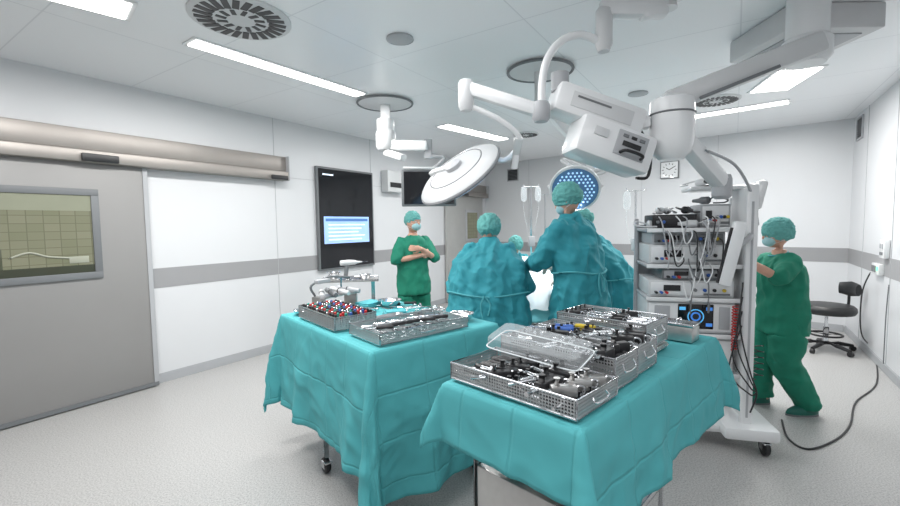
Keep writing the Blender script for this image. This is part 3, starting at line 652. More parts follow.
dish(T1,.72,.98,.09,'steel bowl on the left table nearest the gowned surgeon with back turned')
dish(T1,.1,1.16,.07,'small steel bowl at the far left drape corner',.03)
dish(T1,.74,.48,.07,'second kidney shaped steel dish farther right on the left table',.035,True)
def towel(u,v,w,l,a,label):
    r=empty('folded_towel',T1.P(u,v,TZ+.008),T1.rz+a,label=label,cat='towel')
    for k in range(3):
        b=MB(); b.box((.004*k,-.003*k,.006+.012*k),(w-.01*k,l-.008*k,.011),None,.004); b.build('fold',TEALD,r)
towel(.60,1.10,.2,.16,.3,'folded teal towel at the back of the left table')
towel(.56,.66,.16,.12,-.4,'small folded teal towel beside the kidney shaped dish')
rt=empty('anchor',T1.P(.5,.5,TZ+.012),T1.rz)
scatter(pF,rt,[(.09,-.08,0,.9),(.16,-.08,0,1.3),(.3,-.13,0,.2),(.2,.1,0,2.1),(.36,.12,0,1.1),(.14,.27,0,.3),(.32,.17,.012,.9),(.1,.05,0,2.5),(.3,.3,0,1.9),(.22,.35,0,.6),(-.1,.56,0,.4),(.02,.6,0,1.4)],'ring handled steel forceps lying loose on the left table drape','loose forceps on the left table')
scatter(pS,rt,[(.05,-.10,0,.6),(.2,.03,0,.8),(.27,.21,0,1.2),(.1,.32,0,.1),(.33,.07,0,2),(.02,.42,0,.4),(.36,.25,0,2.6),(-.06,.62,0,1)],'steel sleeve lying loose on the left table drape','loose steel sleeves on the left table')
scatter(pDb,rt,[(.12,.0,0,.4),(.26,.02,0,1.7),(.33,.42,0,.9),(.06,.25,0,2.2),(.2,.45,0,1.2)],'black handled driver lying loose on the left table drape','loose black drivers on the left table')
bpy.data.objects.remove(rt)
r=empty('instrument_rack',T1.P(.30,1.16,TZ+.008)+T1.ex*.05,T1.rz+.3,label='grey steel rack with pale handpieces at the back of the left table',cat='rack')
b=MB(); b.box((0,0,.012),(.34,.16,.024),None,.004)
for x in (-.16,.16): b.box((x,0,.06),(.012,.14,.10),None,.003)
b.box((0,0,.11),(.33,.13,.008)); b.build('frame',STEEL,r)
for k in range(4):
    x=-.13+.085*k; b=MB(); b.lathe([(.0,-.11),(.018,-.105),(.02,-.02),(.014,.04),(.02,.06),(.016,.09),(0,.11)],(x,0,.138),(.8-.4*k,1,.12),14); hp=b.build('handpiece',(OFFW,MGREY,OFFW,LGREY)[k],r)
    b=MB(); b.lathe([(.021,-.004),(.021,.004)],(x,0,.138),(.8-.4*k,1,.12),14); b.build('collar',BLACK,hp)
b=MB(); b.tube(smoothpath([(-.15,.05,.12),(-.19,.04,.2),(-.05,.02,.25),(.08,.03,.24),(.2,.05,.22)]),.009); b.build('top_bar',MGREY,r)
b=MB(); b.tube([(.1,.04,.24),(.1,.04,.11)],.008); b.build('upright',CHROME,r)
b=MB(); b.box((-.12,0,.23),(.12,.05,.03),None,.008); b.build('clamp_head',LGREY,r)
# mayo stand behind
mp=Wd(352,285,4.55); TM=Tab(V((mp.x-.3,4.4,0)),V((mp.x+.3,4.5,0)),V((mp.x-.33,4.8,0)),.4)
r=empty('mayo_stand',TM.P(.3,.2,0),TM.rz,label='steel stand with raised instrument tray behind the left table, below the wall display',cat='stand')
b=MB(); b.box((0,0,1.045),(.6,.4,.015),None,.006); b.build('tray_top',STEEL,r)
b=MB(); b.tube([(-.3,-.2,1.055),(.3,-.2,1.055),(.3,.2,1.055),(-.3,.2,1.055),(-.3,-.2,1.055)],.006,8); b.build('rim',CHROME,r)
b=MB(); b.cyl((.24,0,.1),(.24,0,1.04),.02); b.build('column',CHROME,r)
b=MB(); b.tube([(.24,-.28,.07),(.24,.28,.07)],.018); b.tube([(.24,0,.07),(-.25,0,.07)],.018); b.build('foot_frame',CHROME,r)
for x,y in ((.24,-.28),(.24,.28),(-.25,0)): castor(r,x,y,.03)
dish(TM,.12,.26,.07,'steel bowl on the raised stand tray below the wall display',.07,z=1.055)
dish(TM,.46,.12,.06,'small steel bowl at the right end of the raised stand tray',.05,z=1.055)
rt=empty('anchor',TM.P(.3,.2,1.054),TM.rz)
scatter(pDg,rt,[(-.02,-.08,0,.4),(.05,-.02,0,.9),(-.05,.05,0,1.6)],'grey handled driver on the raised stand tray','grey drivers on the stand tray')
scatter(pF,rt,[(.12,.1,0,.3),(-.1,-.1,0,1.2),(.2,.1,0,.6)],'ring handled steel forceps on the raised stand tray','forceps on the stand tray')
bpy.data.objects.remove(rt)
gp=TM.P(.3,.26,1.054)
r=empty('drill_handpiece',gp,TM.rz+.4,label='pale power drill handpiece standing on the raised stand tray',cat='instrument')
b=MB(); b.lathe([(.0,-.12),(.028,-.11),(.032,-.02),(.026,.05),(.014,.08),(.008,.13),(0,.14)],(0,0,.17),(1,0,0),16); b.build('barrel',OFFW,r)
b=MB(); b.box((-.05,0,.075),(.045,.035,.15),Matrix.Rotation(rad(8),3,'Y'),.012); b.build('grip',MGREY,r)
b=MB(); b.cyl((.13,0,.17),(.2,0,.17),.004); b.build('bit',CHROME,r)
# ------------------------------------------------------------ people
def hand(mb,w,d,n,s,curl=.5,g=1.0):
    d=d.normalized(); n=(n-d*n.dot(d)).normalized(); side=d.cross(n)*s
    M=Matrix((side,d,n)).transposed().to_4x4(); M.translation=w
    mb.ell((0,.045,0),(.040*g,.052,.017*g),M,14,10)
    def L(x,y,z): return M@V((x,y,z))
    for i,(x,ln) in enumerate(((.029,.070),(.010,.078),(-.010,.073),(-.028,.058))):
        pts=[L(x*.85,.06,0)]; a=0; y,z=.085,0; pts.append(L(x,y,z))
        for q in range(3):
            a+=curl*.75; sl=ln/3*(1.25-.2*q); y+=math.cos(a)*sl; z+=math.sin(a)*sl; pts.append(L(x*1.08,y,z))
        mb.tube(pts,[.0095*g,.0095*g,.009*g,.0085*g,.0075*g],8,dome=True)
    mb.tube([L(.02,.015,.004),L(.045,.035,.012),L(.058,.06,.02),L(.058,.085,.03)],[.013*g,.0115*g,.0105*g,.009*g],8,dome=True)
def person(label,loc,rz,arms,legs=None,lean=0.0,head=(0,0),gown=False,hgt=1.0,mask=True,drop=0,hem=.42,cls=GREEN,seed=0,headoff=(0,0,0),bulk=1.0,capsz=1.0,amp=.042):
    sh_z=1.44-drop; sy=-lean
    hipz=.92-drop*.3
    if legs is None: legs={1:((.1,-.02,.5),(.1,.02,.09),(0,-1)),-1:((-.1,-.02,.5),(-.1,.02,.09),(0,-1))}
    sc=hgt
    def q(p): return V(p)*sc
    def rc(z):
        t=max(0,(z-hipz)/(sh_z-hipz)); return sy*t**1.3
    mb=MB()
    zs=[hipz-.06,hipz+.06,hipz+.2,hipz+.36,sh_z-.04,sh_z+.03,sh_z+.08]
    rr=[(.13,.09),(.14,.10),(.125,.085),(.15,.10),(.155,.09),(.08,.06),(.055,.055)]
    mb.loft([(0,rc(z)*sc,z*sc,a*sc,b_*sc) for z,(a,b_) in zip(zs,rr)],24)
    hc=V((0,rc(sh_z+.08)-.03*(1+2*lean),sh_z+.225-lean*.12))+V(headoff)
    mb.tube([q((0,rc(sh_z),sh_z)),q(hc+V((0,.02,-.06)))],[.06,.055],14)
    HM=Matrix.Translation(q(hc))@Matrix.Rotation(head[0],4,'Z')@Matrix.Rotation(head[1],4,'X')@Matrix.Scale(sc*1.03,4)
    mb.ell((0,0,0),(.077,.095,.115),HM,24,18); mb.ell((0,-.03,-.06),(.054,.062,.055),HM); mb.ell((0,-.098,-.014),(.012,.02,.024),HM,12,8)
    mb.ell((0,-.088,-.058),(.024,.014,.007),HM,12,8); mb.ell((0,-.078,.03),(.05,.02,.012),HM,12,8)
    for s in (1,-1): mb.ell((s*.078,.012,-.012),(.01,.02,.032),HM,10,8)
    for s in (1,-1):
        el,wr,hdir,pn,cu=arms[s]; shp=V((s*.155,rc(sh_z),sh_z-.03))
        mb.tube([q(shp),q((shp+V(el))/2),q(el),q((V(el)+V(wr))/2),q(wr)],[.044,.043,.038,.037,.027],12,dome=True)
        hand(mb,q(wr),V(hdir),V(pn),s,cu,1.0 if not gown else 1.08)
        kn,an,td=legs[s]
        mb.tube([q((s*.085,0,hipz-.04)),q((V((s*.09,0,hipz))+V(kn))/2),q(kn),q((V(kn)+V(an))/2+V((0,.012,.02))),q(an)],[.07,.066,.052,.050,.036],14,dome=True)
        t=V((td[0],td[1],0)).normalized(); mb.tube([q(V(an)+t*-.03+V((0,0,-.03))),q(V(an)+t*.08+V((0,0,-.045))),q(V(an)+t*.16+V((0,0,-.055)))],[.035,.035,.025],10,dome=True)
    body=fuse(mb,'person',SKIN,.0065,2,label=label,cat='person')
    body.location=loc; body.rotation_euler=(0,0,rz)
    if gown:
        g=MB(); zs=[hem,hem+.2,hipz-.1,hipz+.1,hipz+.25,sh_z-.12,sh_z-.03,sh_z+.04,sh_z+.09]
        rr=[(.29,.24),(.27,.225),(.25,.20),(.225,.18),(.23,.18),(.225,.165),(.195,.135),(.12,.09),(.075,.075)]
        bk=lambda z:(1+(bulk-1)*min(1,max(0,(sh_z+.06-z)/.2)))
        g.loft([(0,rc(z)*sc,z*sc,a*sc*bk(z),b_*sc*(1+(bk(z)-1)*.4)) for z,(a,b_) in zip(zs,rr)],40,.03,7,seed)
        for s in (1,-1):
            el,wr,_,_,_=arms[s]; shp=V((s*.16,rc(sh_z),sh_z-.04))
            g.tube([q(shp),q((shp+V(el))/2+V((0,0,-.015))),q(el),q((V(el)+V(wr))/2),q(wr)],[.088,.096,.088,.068,.042],14,dome=True)
        fuse(g,'surgical_gown',GOWN,.0105,2,(amp,7.5,3.0,seed*3.1),body)
        bt=MB(); zz=(hipz+.13)*sc; y=(rc(hipz+.13))*sc; k_=1.09*bulk; k2_=1.09*(1+(bulk-1)*.4)
        bt.tube([V((math.cos(a)*.228*sc*k_,y+math.sin(a)*.183*sc*k2_,zz+.012*math.sin(3*a))) for a in [2*PI*k/40 for k in range(41)]],.008,6); yb=y+.183*k2_*sc+.012
        bt.tube(smoothpath([(.02,yb,zz),(.05,yb+.01,zz-.08),(.03,yb+.02,zz-.2)]),.007,6); bt.tube(smoothpath([(.02,yb,zz),(-.03,yb+.01,zz-.07),(-.01,yb+.02,zz-.16)]),.007,6); bt.build('waist_tie',TEALD,body)
        for s in (1,-1):
            el,wr,hdir,pn,cu=arms[s]; h=MB(); hand(h,q(wr),V(hdir),V(pn),s,cu,1.2); dd=(V(wr)-V(el)).normalized(); h.tube([q(V(wr)-dd*.06),q(wr),q(V(wr)+V(hdir).normalized()*.03)],[.048,.04,.034],12); fuse(h,'glove',GLOVE,.006,2,None,body)
    else:
        g=MB(); zs=[hipz-.17,hipz,hipz+.15,hipz+.32,sh_z-.08,sh_z-.0,sh_z+.045]
        rr=[(.215,.17),(.21,.165),(.195,.15),(.20,.155),(.205,.14),(.16,.11),(.085,.075)]
        bk=lambda z:(1+(bulk-1)*min(1,max(0,(sh_z+.03-z)/.15)))
        g.loft([(0,rc(z)*sc,z*sc,a*sc*bk(z),b_*sc*bk(z)) for z,(a,b_) in zip(zs,rr)],32,.02,6,seed)
        for s in (1,-1):
            el=V(arms[s][0]); shp=V((s*.15,rc(sh_z),sh_z-.035)); g.tube([q(shp),q(shp+(el-shp)*.45),q(shp+(el-shp)*.92)],[.08,.08,.075],14,dome=True)
        fuse(g,'scrub_shirt',cls,.010,3,(.026,7,3.0,seed*2.3),body)
        nk=MB(); y=rc(sh_z+.03)*sc; nk.tube([V((math.cos(a)*.075*sc,y-.012+math.sin(a)*.072*sc,(sh_z+.04+.02*math.sin(a))*sc)) for a in [2*PI*k/24 for k in range(25)]],.006,6); nk.build('collar_band',TEALD,body)
    g=MB(); g.loft([(0,0,(hipz-.16)*sc,.17*sc,.135*sc),(0,0,(hipz)*sc,.18*sc,.14*sc),(0,0,(hipz+.06)*sc,.165*sc,.12*sc)],28)
    for s in (1,-1):
        kn,an,td=legs[s]; g.tube([q((s*.085,0,hipz-.03)),q((V((s*.09,0,hipz))+V(kn))/2),q(kn),q((V(kn)+V(an))/2),q(V(an)+V((0,0,-.02)))],[.125,.12*bulk,.10*bulk,.09*bulk,.085],16)
    fuse(g,'scrub_trousers',cls,.011,3,(.026,6,3.6,seed+4),body)
    for s in (1,-1):
        kn,an,td=legs[s]; t=V((td[0],td[1],0)).normalized(); f=V((an[0],an[1],max(0,an[2]-.09)))*sc
        x_=V((-t.y,t.x,0)); M=Matrix((x_,t,V((0,0,1)))).transposed().to_4x4(); M.translation=f
        g=MB(); L=[]
        for (z,sx,sy_,yo) in ((0.001,.042,.125,.06),(.02,.046,.132,.06),(.045,.045,.125,.055),(.07,.04,.10,.035),(.088,.034,.06,.0)):
            L.append([M@V((math.cos(a)*sx,yo+math.sin(a)*sy_,z)) for a in [2*PI*k/24 for k in range(24)]])
        g.rings(L); sh=g.build('shoe',mat('clog_teal',(.01,.13,.10),.5),body)
        g=MB(); g.rings([[M@V((math.cos(a)*.047,.06+math.sin(a)*.134,z)) for a in [2*PI*k/24 for k in range(24)]] for z in (0,.014)]); g.build('sole',MGREY,sh)
    cz=capsz
    g=MB(); g.ell((0,.022,.038),(.092*cz,.108*cz,.100*cz),HM,28,20); g.ell((0,.085,.005),(.065*cz,.055*cz,.062*cz),HM)
    fuse(g,'surgical_cap',CAPM,.006,2,(.014,26,20,seed),body)
    g=MB(); g.torus((0,0,0),1,.05,n=30,m=6)
    for v in g.bm.verts: v.co=HM@V((v.co.x*.087,v.co.y*.103+.010,v.co.z*.09+.022-v.co.y*.02))
    g.build('cap_band',TEALD,body)
    if mask:
        g=MB(); g.ell((0,-.058,-.048),(.064,.058,.054),HM,20,14); fuse(g,'face_mask',MASKM,.005,2,None,body)
        for s in (1,-1):
            g=MB(); g.tube([HM@V((s*.058,-.065,-.02)),HM@V((s*.082,0,.01)),HM@V((s*.07,.06,.03))],.0025,6); g.build('mask_strap',WHITE,body)
            g=MB(); g.tube([HM@V((s*.056,-.055,-.075)),HM@V((s*.074,0,-.06)),HM@V((s*.05,.06,-.05))],.0025,6); g.build('mask_strap',WHITE,body)
    for s in (1,-1):
        g=MB(); g.ell((s*.031,-.086,.008),(.011,.008,.007),HM,10,8); e=g.build('eye',WHITE,body)
        g=MB(); g.ell((s*.031,-.0925,.008),(.0045,.003,.0045),HM,8,6); g.build('iris',EYEM,e)
    return body
pm=Wd(414,300,5.55)
person('person in green scrubs and cap standing with arms crossed by the left wall',(pm.x,5.55,0),rad(28),
  {1:((.27,-.10,1.19),(.0,-.25,1.33),(-1,.10,.10),(0,1,0),.5),-1:((-.27,-.09,1.18),(.02,-.22,1.25),(1,.15,.35),(0,1,0),.5)},head=(rad(18),rad(6)),hgt=1.0,seed=1,bulk=1.05)
pm=Wd(488,300,3.75)
person('person in teal surgical gown with back turned, bent forward, behind the left table',(pm.x,3.75,0),rad(172),
  {1:((.34,-.26,1.06),(.14,-.46,1.0),(-.4,-1,0),(0,0,-1),.7),-1:((-.34,-.26,1.06),(-.14,-.46,1.0),(.4,-1,0),(0,0,-1),.7)},lean=.24,head=(rad(-5),rad(22)),gown=True,hgt=.975,hem=.35,seed=2,headoff=(0,0,-.03),bulk=1.5,capsz=1.18,amp=.040)
pm=Wd(580,300,3.7)
st=empty('step_stool',(pm.x+.02,3.73,0),rad(30),label='low grey footstep under the tall standing gowned surgeon',cat='step stool')
b=MB(); b.box((0,0,.135),(.5,.42,.03),None,.008); b.build('tread',MGREY,st)
for sx in (-1,1):
    for sy in (-1,1): b=MB(); b.cyl((sx*.21,sy*.17,0),(sx*.21,sy*.17,.12),.018); b.build('leg',CHROME,st)
person('tall person in teal gown standing on a step, back turned, head bowed to the left',(pm.x,3.7,.15),rad(-142),
  {1:((.27,-.22,1.14),(.12,-.45,1.08),(-.2,-1,-.1),(0,0,-1),.6),-1:((-.29,-.20,1.12),(-.20,-.42,1.03),(.2,-1,-.1),(0,0,-1),.6)},lean=.09,head=(rad(20),rad(26)),gown=True,hgt=1.01,hem=.3,seed=3,bulk=1.06,capsz=1.14)
pm=Wd(622,300,4.45)
person('person in teal gown bending over the operating table behind the tall surgeon',(pm.x,4.45,0),rad(-112),
  {1:((.28,-.38,1.06),(.12,-.58,1.02),(0,-1,-.1),(0,0,-1),.6),-1:((-.28,-.38,1.06),(-.12,-.58,1.02),(0,-1,-.1),(0,0,-1),.6)},lean=.30,head=(0,rad(35)),gown=True,hgt=1.0,hem=.35,seed=4,bulk=1.0)
pm=Wd(508,300,6.05)
person('person in teal gown bent low on the far side of the draped patient',(pm.x,6.05,0),rad(8),
  {1:((.25,-.36,1.05),(.10,-.50,1.18),(0,-1,-.1),(0,0,-1),.6),-1:((-.25,-.36,1.05),(-.10,-.50,1.18),(0,-1,-.1),(0,0,-1),.6)},lean=.30,head=(rad(10),rad(45)),gown=True,hgt=.88,hem=.35,seed=6,bulk=1.05,capsz=1.1,drop=.12)
pm=Wd(783,300,3.62)
person('person in green scrubs at right in profile reaching to the equipment tower',(pm.x,3.62,0),rad(-97),
  {1:((.27,-.20,1.28),(.22,-.44,1.43),(-.1,-1,.12),(-.6,0,-1),.45),-1:((-.22,-.20,1.18),(-.17,-.46,1.34),(.1,-1,.1),(0,0,-1),.6)},
  legs={1:((.11,-.04,.50),(.13,.18,.09),(.1,-1)),-1:((-.10,-.16,.52),(-.11,-.10,.09),(-.1,-1))},lean=.04,head=(rad(-6),rad(10)),hgt=.905,seed=5,bulk=1.15,capsz=1.14)
# ------------------------------------------------------------ operating table
oc=V((1.05,5.15,0)); TO=Tab(oc+V((-.75,-.28,0)),oc+V((.95,-.28,0)),oc+V((-.75,.28,0)))
r=empty('operating_table',oc+V((.1,0,0)),0,label='operating table on a steel column beneath the surgical drapes',cat='operating table')
b=MB(); b.box((0,0,.88),(1.66,.52,.08),None,.02); b.build('padded_top',BLACK,r)
b=MB(); b.box((0,0,.5),(.3,.26,.68),None,.02); b.build('column',STEEL,r)
b=MB(); b.box((0,0,.07),(1.0,.5,.12),None,.03); b.build('base',STEEL,r)
def bodyb(a,bb):
    x=(a-.85)/.8; y=(bb-.28)/.26
    return .24*max(0,1-x*x)**.5*max(0,1-y*y)**.5
drape(TO,(.3,.3,.45,.4),'pale teal sterile drape covering the patient on the operating table',mat('pale_patient_drape',(.16,.50,.55),.75,var=.1,bump=.3,bscale=12),5.5,z=.935,bumpf=bodyb,step=.03)
wp=Wd(541,290,4.85)
b=MB(); G=[]
for i in range(13):
    row=[]
    for jn in range(17):
        x=-.20+.40*i/12; t=jn/16
        y,z=(-.40-.03*math.sin(x*25),.66+.29*t*2) if t<.5 else (-.37+.5*(t-.5)*1.0,.96+.28*min(1,(t-.5)*4))
        row.append(b.bm.verts.new(V((wp.x+x,oc.y+y,z+.008*math.sin(x*40+y*20)))))
    G.append(row)
for i in range(12):
    for jn in range(16): b.bm.faces.new((G[i][jn],G[i+1][jn],G[i+1][jn+1],G[i][jn+1]))
b.build('surgical_towel',mat('towel_white',(.80,.87,.90),.8),label='bright white towel on the draped patient between the surgeons',cat='towel')
def iv(px,pyt,Y,label,nb=2,bagl=''):
    p=Wd(px,pyt,Y); r=empty('drip_stand',(p.x,Y,0),label=label,cat='drip stand')
    b=MB(); b.cyl((0,0,.1),(0,0,p.z),.012,n=12); b.build('pole',CHROME,r)
    for k in range(5):
        a=2*PI*k/5; b=MB(); b.tube([(0,0,.12),(math.cos(a)*.15,math.sin(a)*.15,.1),(math.cos(a)*.28,math.sin(a)*.28,.075)],.012,8); b.ell((math.cos(a)*.28,math.sin(a)*.28,.035),(.022,.022,.035)); b.build('foot',STEEL,r)
    for s in (-1,1): b=MB(); b.tube(smoothpath([(0,0,p.z-.01),(s*.08,0,p.z-.01),(s*.11,0,p.z+.0),(s*.115,0,p.z+.03)]),.005,8); b.build('hook',CHROME,r)
    b=MB(); b.box((0,-.03,1.35),(.1,.09,.16),None,.015); b.build('clamp_box',LGREY,r)
    for k in range(nb):
        s=(-1,1)[k%2]; g=empty('drip_bag',(p.x+s*.11,Y,p.z-.24),label=bagl+(' left hook' if s<0 else ' right hook'),cat='drip bag')
        b=MB(); b.loft([(0,0,0,.015,.006),(0,0,.02,.045,.02),(0,0,.1,.05,.025),(0,0,.2,.045,.012),(0,0,.235,.02,.005)],20); b.build('bag',CLEAR,g)
        b=MB(); b.tube(smoothpath([(0,0,.0),(0,.01,-.15),(-s*.04,0,-.35),(-s*.08,0,-.5)]),.003,6); b.build('tube',CLEAR,g)
iv(531,186,6.7,'steel drip stand between the two gowned surgeons',2,'clear fluid bag on the drip stand between the surgeons,')
iv(636,190,5.3,'steel drip stand left of the equipment tower',1,'clear fluid bag on the drip stand by the tower,')
iv(545,194,7.3,'thin steel drip stand just left of the tall surgeon',0)
am=Wd(668,300,6.3)
r=empty('anaesthesia_machine',(am.x,6.3,0),rad(-10),label='pale grey machine with dark monitor behind the gowned surgeons',cat='medical machine')
b=MB(); b.box((0,0,.55),(.5,.45,.8),None,.02); b.build('cabinet',OFFW,r)
for z in (.35,.6,.82): b=MB(); b.box((0,-.23,z),(.44,.02,.18),None,.006); dw=b.build('drawer',LGREY,r); b=MB(); b.box((0,-.245,z+.05),(.2,.015,.015),None,.004); b.build('handle',CHROME,dw)
b=MB(); b.box((0,.0,1.0),(.54,.5,.04),None,.01); b.build('worktop',WHITE,r)
b=MB(); b.box((.05,.05,1.3),(.38,.06,.28),None,.015); mo=b.build('monitor',MGREY,r); b=MB(); b.box((.05,.018,1.3),(.33,.006,.23)); b.build('screen',DARKG,mo)
b=MB(); b.box((.05,.1,1.1),(.05,.05,.2)); b.build('monitor_post',STEEL,r)
for x in (-.2,.2):
    for y in (-.17,.17): castor(r,x,y,.045)
b=MB(); b.box((0,0,.13),(.5,.45,.06)); b.build('plinth',MGREY,r)
# ------------------------------------------------------------ equipment tower
tc_=V((1.88,3.26,0)); TR=rad(-14)
tw=empty('equipment_tower',tc_,TR,label='tall white wheeled equipment tower crowded with cables and shelves at right',cat='equipment cart')
b=MB(); b.box((-.02,0,.14),(.68,.54,.06),None,.02); b.box((.26,-.12,.16),(.34,.52,.09),None,.025); b.build('base',WHITE,tw)
for x,y in ((-.29,-.22),(-.29,.22),(.36,-.32),(.32,.22)): castor(tw,x,y,.062)
b=MB(); b.box((.245,-.10,1.04),(.03,.26,1.62),None,.01); b.build('upright_panel',WHITE,tw)
b=MB(); b.box((.25,-.27,1.02),(.075,.04,1.7),None,.012); ms=b.build('mast',WHITE,tw)
b=MB(); b.box((.25,-.292,1.0),(.014,.003,1.5)); b.build('slot',LGREY,ms)
b=MB(); b.box((.28,.16,1.0),(.04,.04,1.6),None,.008); b.build('rear_post',WHITE,tw)
b=MB(); b.box((-.40,.2,.95),(.03,.03,1.4),None,.006); b.build('rear_post',LGREY,tw)
for z in (.52,.80,1.06,1.30,1.56):
    b=MB(); b.box((-.09,0,z),(.62,.46,.022),None,.006); sh=b.build('shelf',LGREY,tw)
    b=MB(); b.box((-.09,-.235,z),(.62,.01,.03),None,.003); b.build('edge_strip',WHITE,sh)
b=MB(); b.box((-.09,.235,1.05),(.60,.01,1.1)); b.build('back_panel',LGREY,tw)
b=MB(); b.box((.12,0,1.86),(.42,.26,.03),None,.01); b.build('top_plate',WHITE,tw)
b=MB(); b.box((.33,-.16,1.80),(.06,.10,.20),Matrix.Rotation(rad(12),3,'Y'),.02); b.build('side_bracket',WHITE,tw)
RT=Matrix.Rotation(TR,3,'Z')
def unit(x,y,z,w,d,h,label,m,kind,fm=None):
    r=empty('medical_device',tc_+RT@V((x,y,z)),TR,label=label,cat='medical device')
    b=MB(); b.box((0,0,h/2),(w,d,h),None,.008); b.build('case',m,r)
    fy=-d/2-.002
    b=MB(); b.box((0,fy,h/2),(w-.03,.008,h-.03),None,.003); b.build('front_panel',fm or (WHITE if kind!='d' else BLACK),r)
    if kind in 'sk':
        b=MB(); b.box((-w*.22,fy-.006,h*.55),(w*.2,.006,h*.35)); b.build('display',DARKG,r)
        b=MB(); b.box((w*.3,fy-.006,h*.2),(w*.3,.006,h*.1)); b.build('marking_strip',MGREY,r)
        for k in range(3):
            b=MB(); b.lathe([(.007,0),(.007,.02),(.010,.022),(.010,.05)],(-w*.42+.035*k,fy-.003,h*.3),(0,-1,0),10); b.build('plug',(BLACK,BLUEB,REDP)[k],r)
    if kind=='m':
        b=MB(); b.box((w*.06,fy-.006,h*.53),(w*.40,.010,h*.78),None,.004); di=b.build('display',DARKG,r)
        CY=mat('cyan_glow',(.08,.38,.7),.4,emit=.8); CB=mat('blue_glow',(.05,.2,.6),.4,emit=.6)
        cx,cz_=w*.06,h*.53
        b=MB(); b.torus((cx,fy-.0125,cz_),h*.22,.004,(0,1,0),24,6); b.build('readout_ring',CY,di)
        b=MB(); b.torus((cx,fy-.0125,cz_),h*.12,.006,(0,1,0),20,6); b.build('readout_dial',CB,di)
        for k in range(4):
            b=MB(); b.box((cx-w*.15+(k%2)*w*.3,fy-.0125,cz_+(-1)**(k//2)*h*.25),(w*.07,.003,h*.1)); b.build('readout_tile',CB if k%2 else CY,di)
        b=MB(); b.box((-w*.32,fy-.006,h*.5),(w*.18,.008,h*.7),None,.004); b.build('side_keys',LGREY,r)
        b=MB(); b.box((w*.38,fy-.006,h*.5),(w*.12,.008,h*.7),None,.004); b.build('side_keys',LGREY,r)
    for k in range(4 if kind in 'sk' else 2):
        b=MB(); b.lathe([(.012,0),(.012,.012),(.009,.015)],(w*(.05+.11*k)if kind in 'sk' else -w*.38+.04*k,fy-.008,h*.45),(0,-1,0),14); b.build('knob',(MGREY,BLUEB,BLACK,YELP)[k],r)
    return r
unit(-.09,0,.535,.56,.4,.245,'pale cased unit on the lowest shelf of the equipment tower',OFFW,'s')
unit(-.10,0,.815,.58,.42,.23,'pale device with black monitor and cyan readout on the tower',OFFW,'m')
unit(-.10,0,1.075,.56,.42,.12,'slim pale unit in the middle of the equipment tower',OFFW,'s')
unit(-.06,0,1.197,.46,.40,.088,'darker slim unit stacked on the middle slim pale unit',MGREY,'k',LGREY)
unit(-.10,0,1.315,.56,.42,.14,'pale unit with dark display below the tower top',OFFW,'s')
unit(-.12,0,1.457,.48,.40,.088,'grey unit stacked just under the top shelf of the tower',LGREY,'k',MGREY)
unit(-.20,0,1.575,.30,.3,.10,'small black device on the top shelf of the tower',BLACK,'d')
unit(.08,.02,1.575,.20,.26,.17,'narrow grey device on the top shelf of the tower',LGREY,'k')
for k,(x,y,z,m,l) in enumerate(((-.38,-.12,1.575,OFFW,'white coiled camera head at the left end of the top shelf'),(-.12,-.08,1.677,BLACK,'black camera head lying on the small black device'),(-.27,-.05,1.677,OFFW,'white camera head lying on the small black device'),(.06,-.05,1.747,MGREY,'grey camera head lying on the narrow grey device'),(-.05,-.17,1.575,OFFW,'white camera head at the front edge of the top shelf'),(.1,-.10,1.876,BLACK,'black camera head on the topmost plate of the tower'),(-.2,.06,1.677,LGREY,'light grey camera head at the back of the small black device'),(-.02,-.02,1.876,OFFW,'white camera head at the left of the topmost plate'))):
    p=tc_+RT@V((x,y,z)); r=empty('camera_head',p,TR+.7*k,label=l,cat='camera head')
    b=MB(); b.lathe([(.018,0),(.028,.01),(.028,.06),(.018,.08),(.012,.13)],(0,0,.03),(1,.2,0),14); b.build('grip',m,r)
    b=MB(); b.tube(smoothpath([(.0,0,.03),(-.06,.02,.05),(-.1,-.05,.03),(-.04,-.1,.012),(.05,-.09,.012)]),.006,8); b.build('cable',m,r)
MY=Matrix.Rotation(rad(12),3,'Y')
b=MB(); b.box((.10,-.38,1.40),(.085,.05,.44),MY,.018); sm=b.build('side_monitor',WHITE,tw)
b=MB(); b.box((.056,-.38,1.39),(.006,.04,.38),MY); b.build('screen_edge',BLACK,sm)
b=MB(); b.tube(smoothpath([(.24,-.29,1.52),(.2,-.36,1.5),(.13,-.38,1.46)]),.02); b.build('monitor_arm',LGREY,tw)
cs=random.Random(11)
def wcab(pts,r_,m,nm='cable'):
    b=MB(); b.tube(smoothpath(pts,8),r_,6); b.build(nm,m,tw)
for k in range(20):
    x0=cs.uniform(-.38,.18); x1=x0+cs.uniform(-.12,.12); x1=max(-.4,min(.2,x1)); z0=cs.choice([1.72,1.66,1.62,1.56,1.5,1.38,1.22]); z1=z0-cs.uniform(.10,.30)
    y=-.25-cs.uniform(0,.04)
    wcab([(x0,-.23,z0),(x0+.02,y,z0-.05),((x0+x1)/2,y-.02,min(z0,z1)-cs.uniform(.02,.08)),(x1,y,z1),(x1,-.225,z1+.05)],.0045,cs.choice([BLACK,MGREY,LGREY,LGREY,WHITE]))
for k in range(4):
    wcab([(.2,-.3,1.2-.1*k),(.17-.02*k,-.36,.9-.1*k),(.23,-.38,.6-.05*k),(.28,-.36,.45),(.26,-.32,.3)],.005,BLACK)
hel=[(.15+.018*math.cos(t*1.1),-.32+.018*math.sin(t*1.1),1.04-.0035*t) for t in range(0,90)]
b=MB(); b.tube(hel,.004,5); b.build('coiled_cable',REDP,tw)
hel=[(.33+.03*math.cos(t*.6),-.24+.03*math.sin(t*.6),.75-.004*t) for t in range(0,60)]
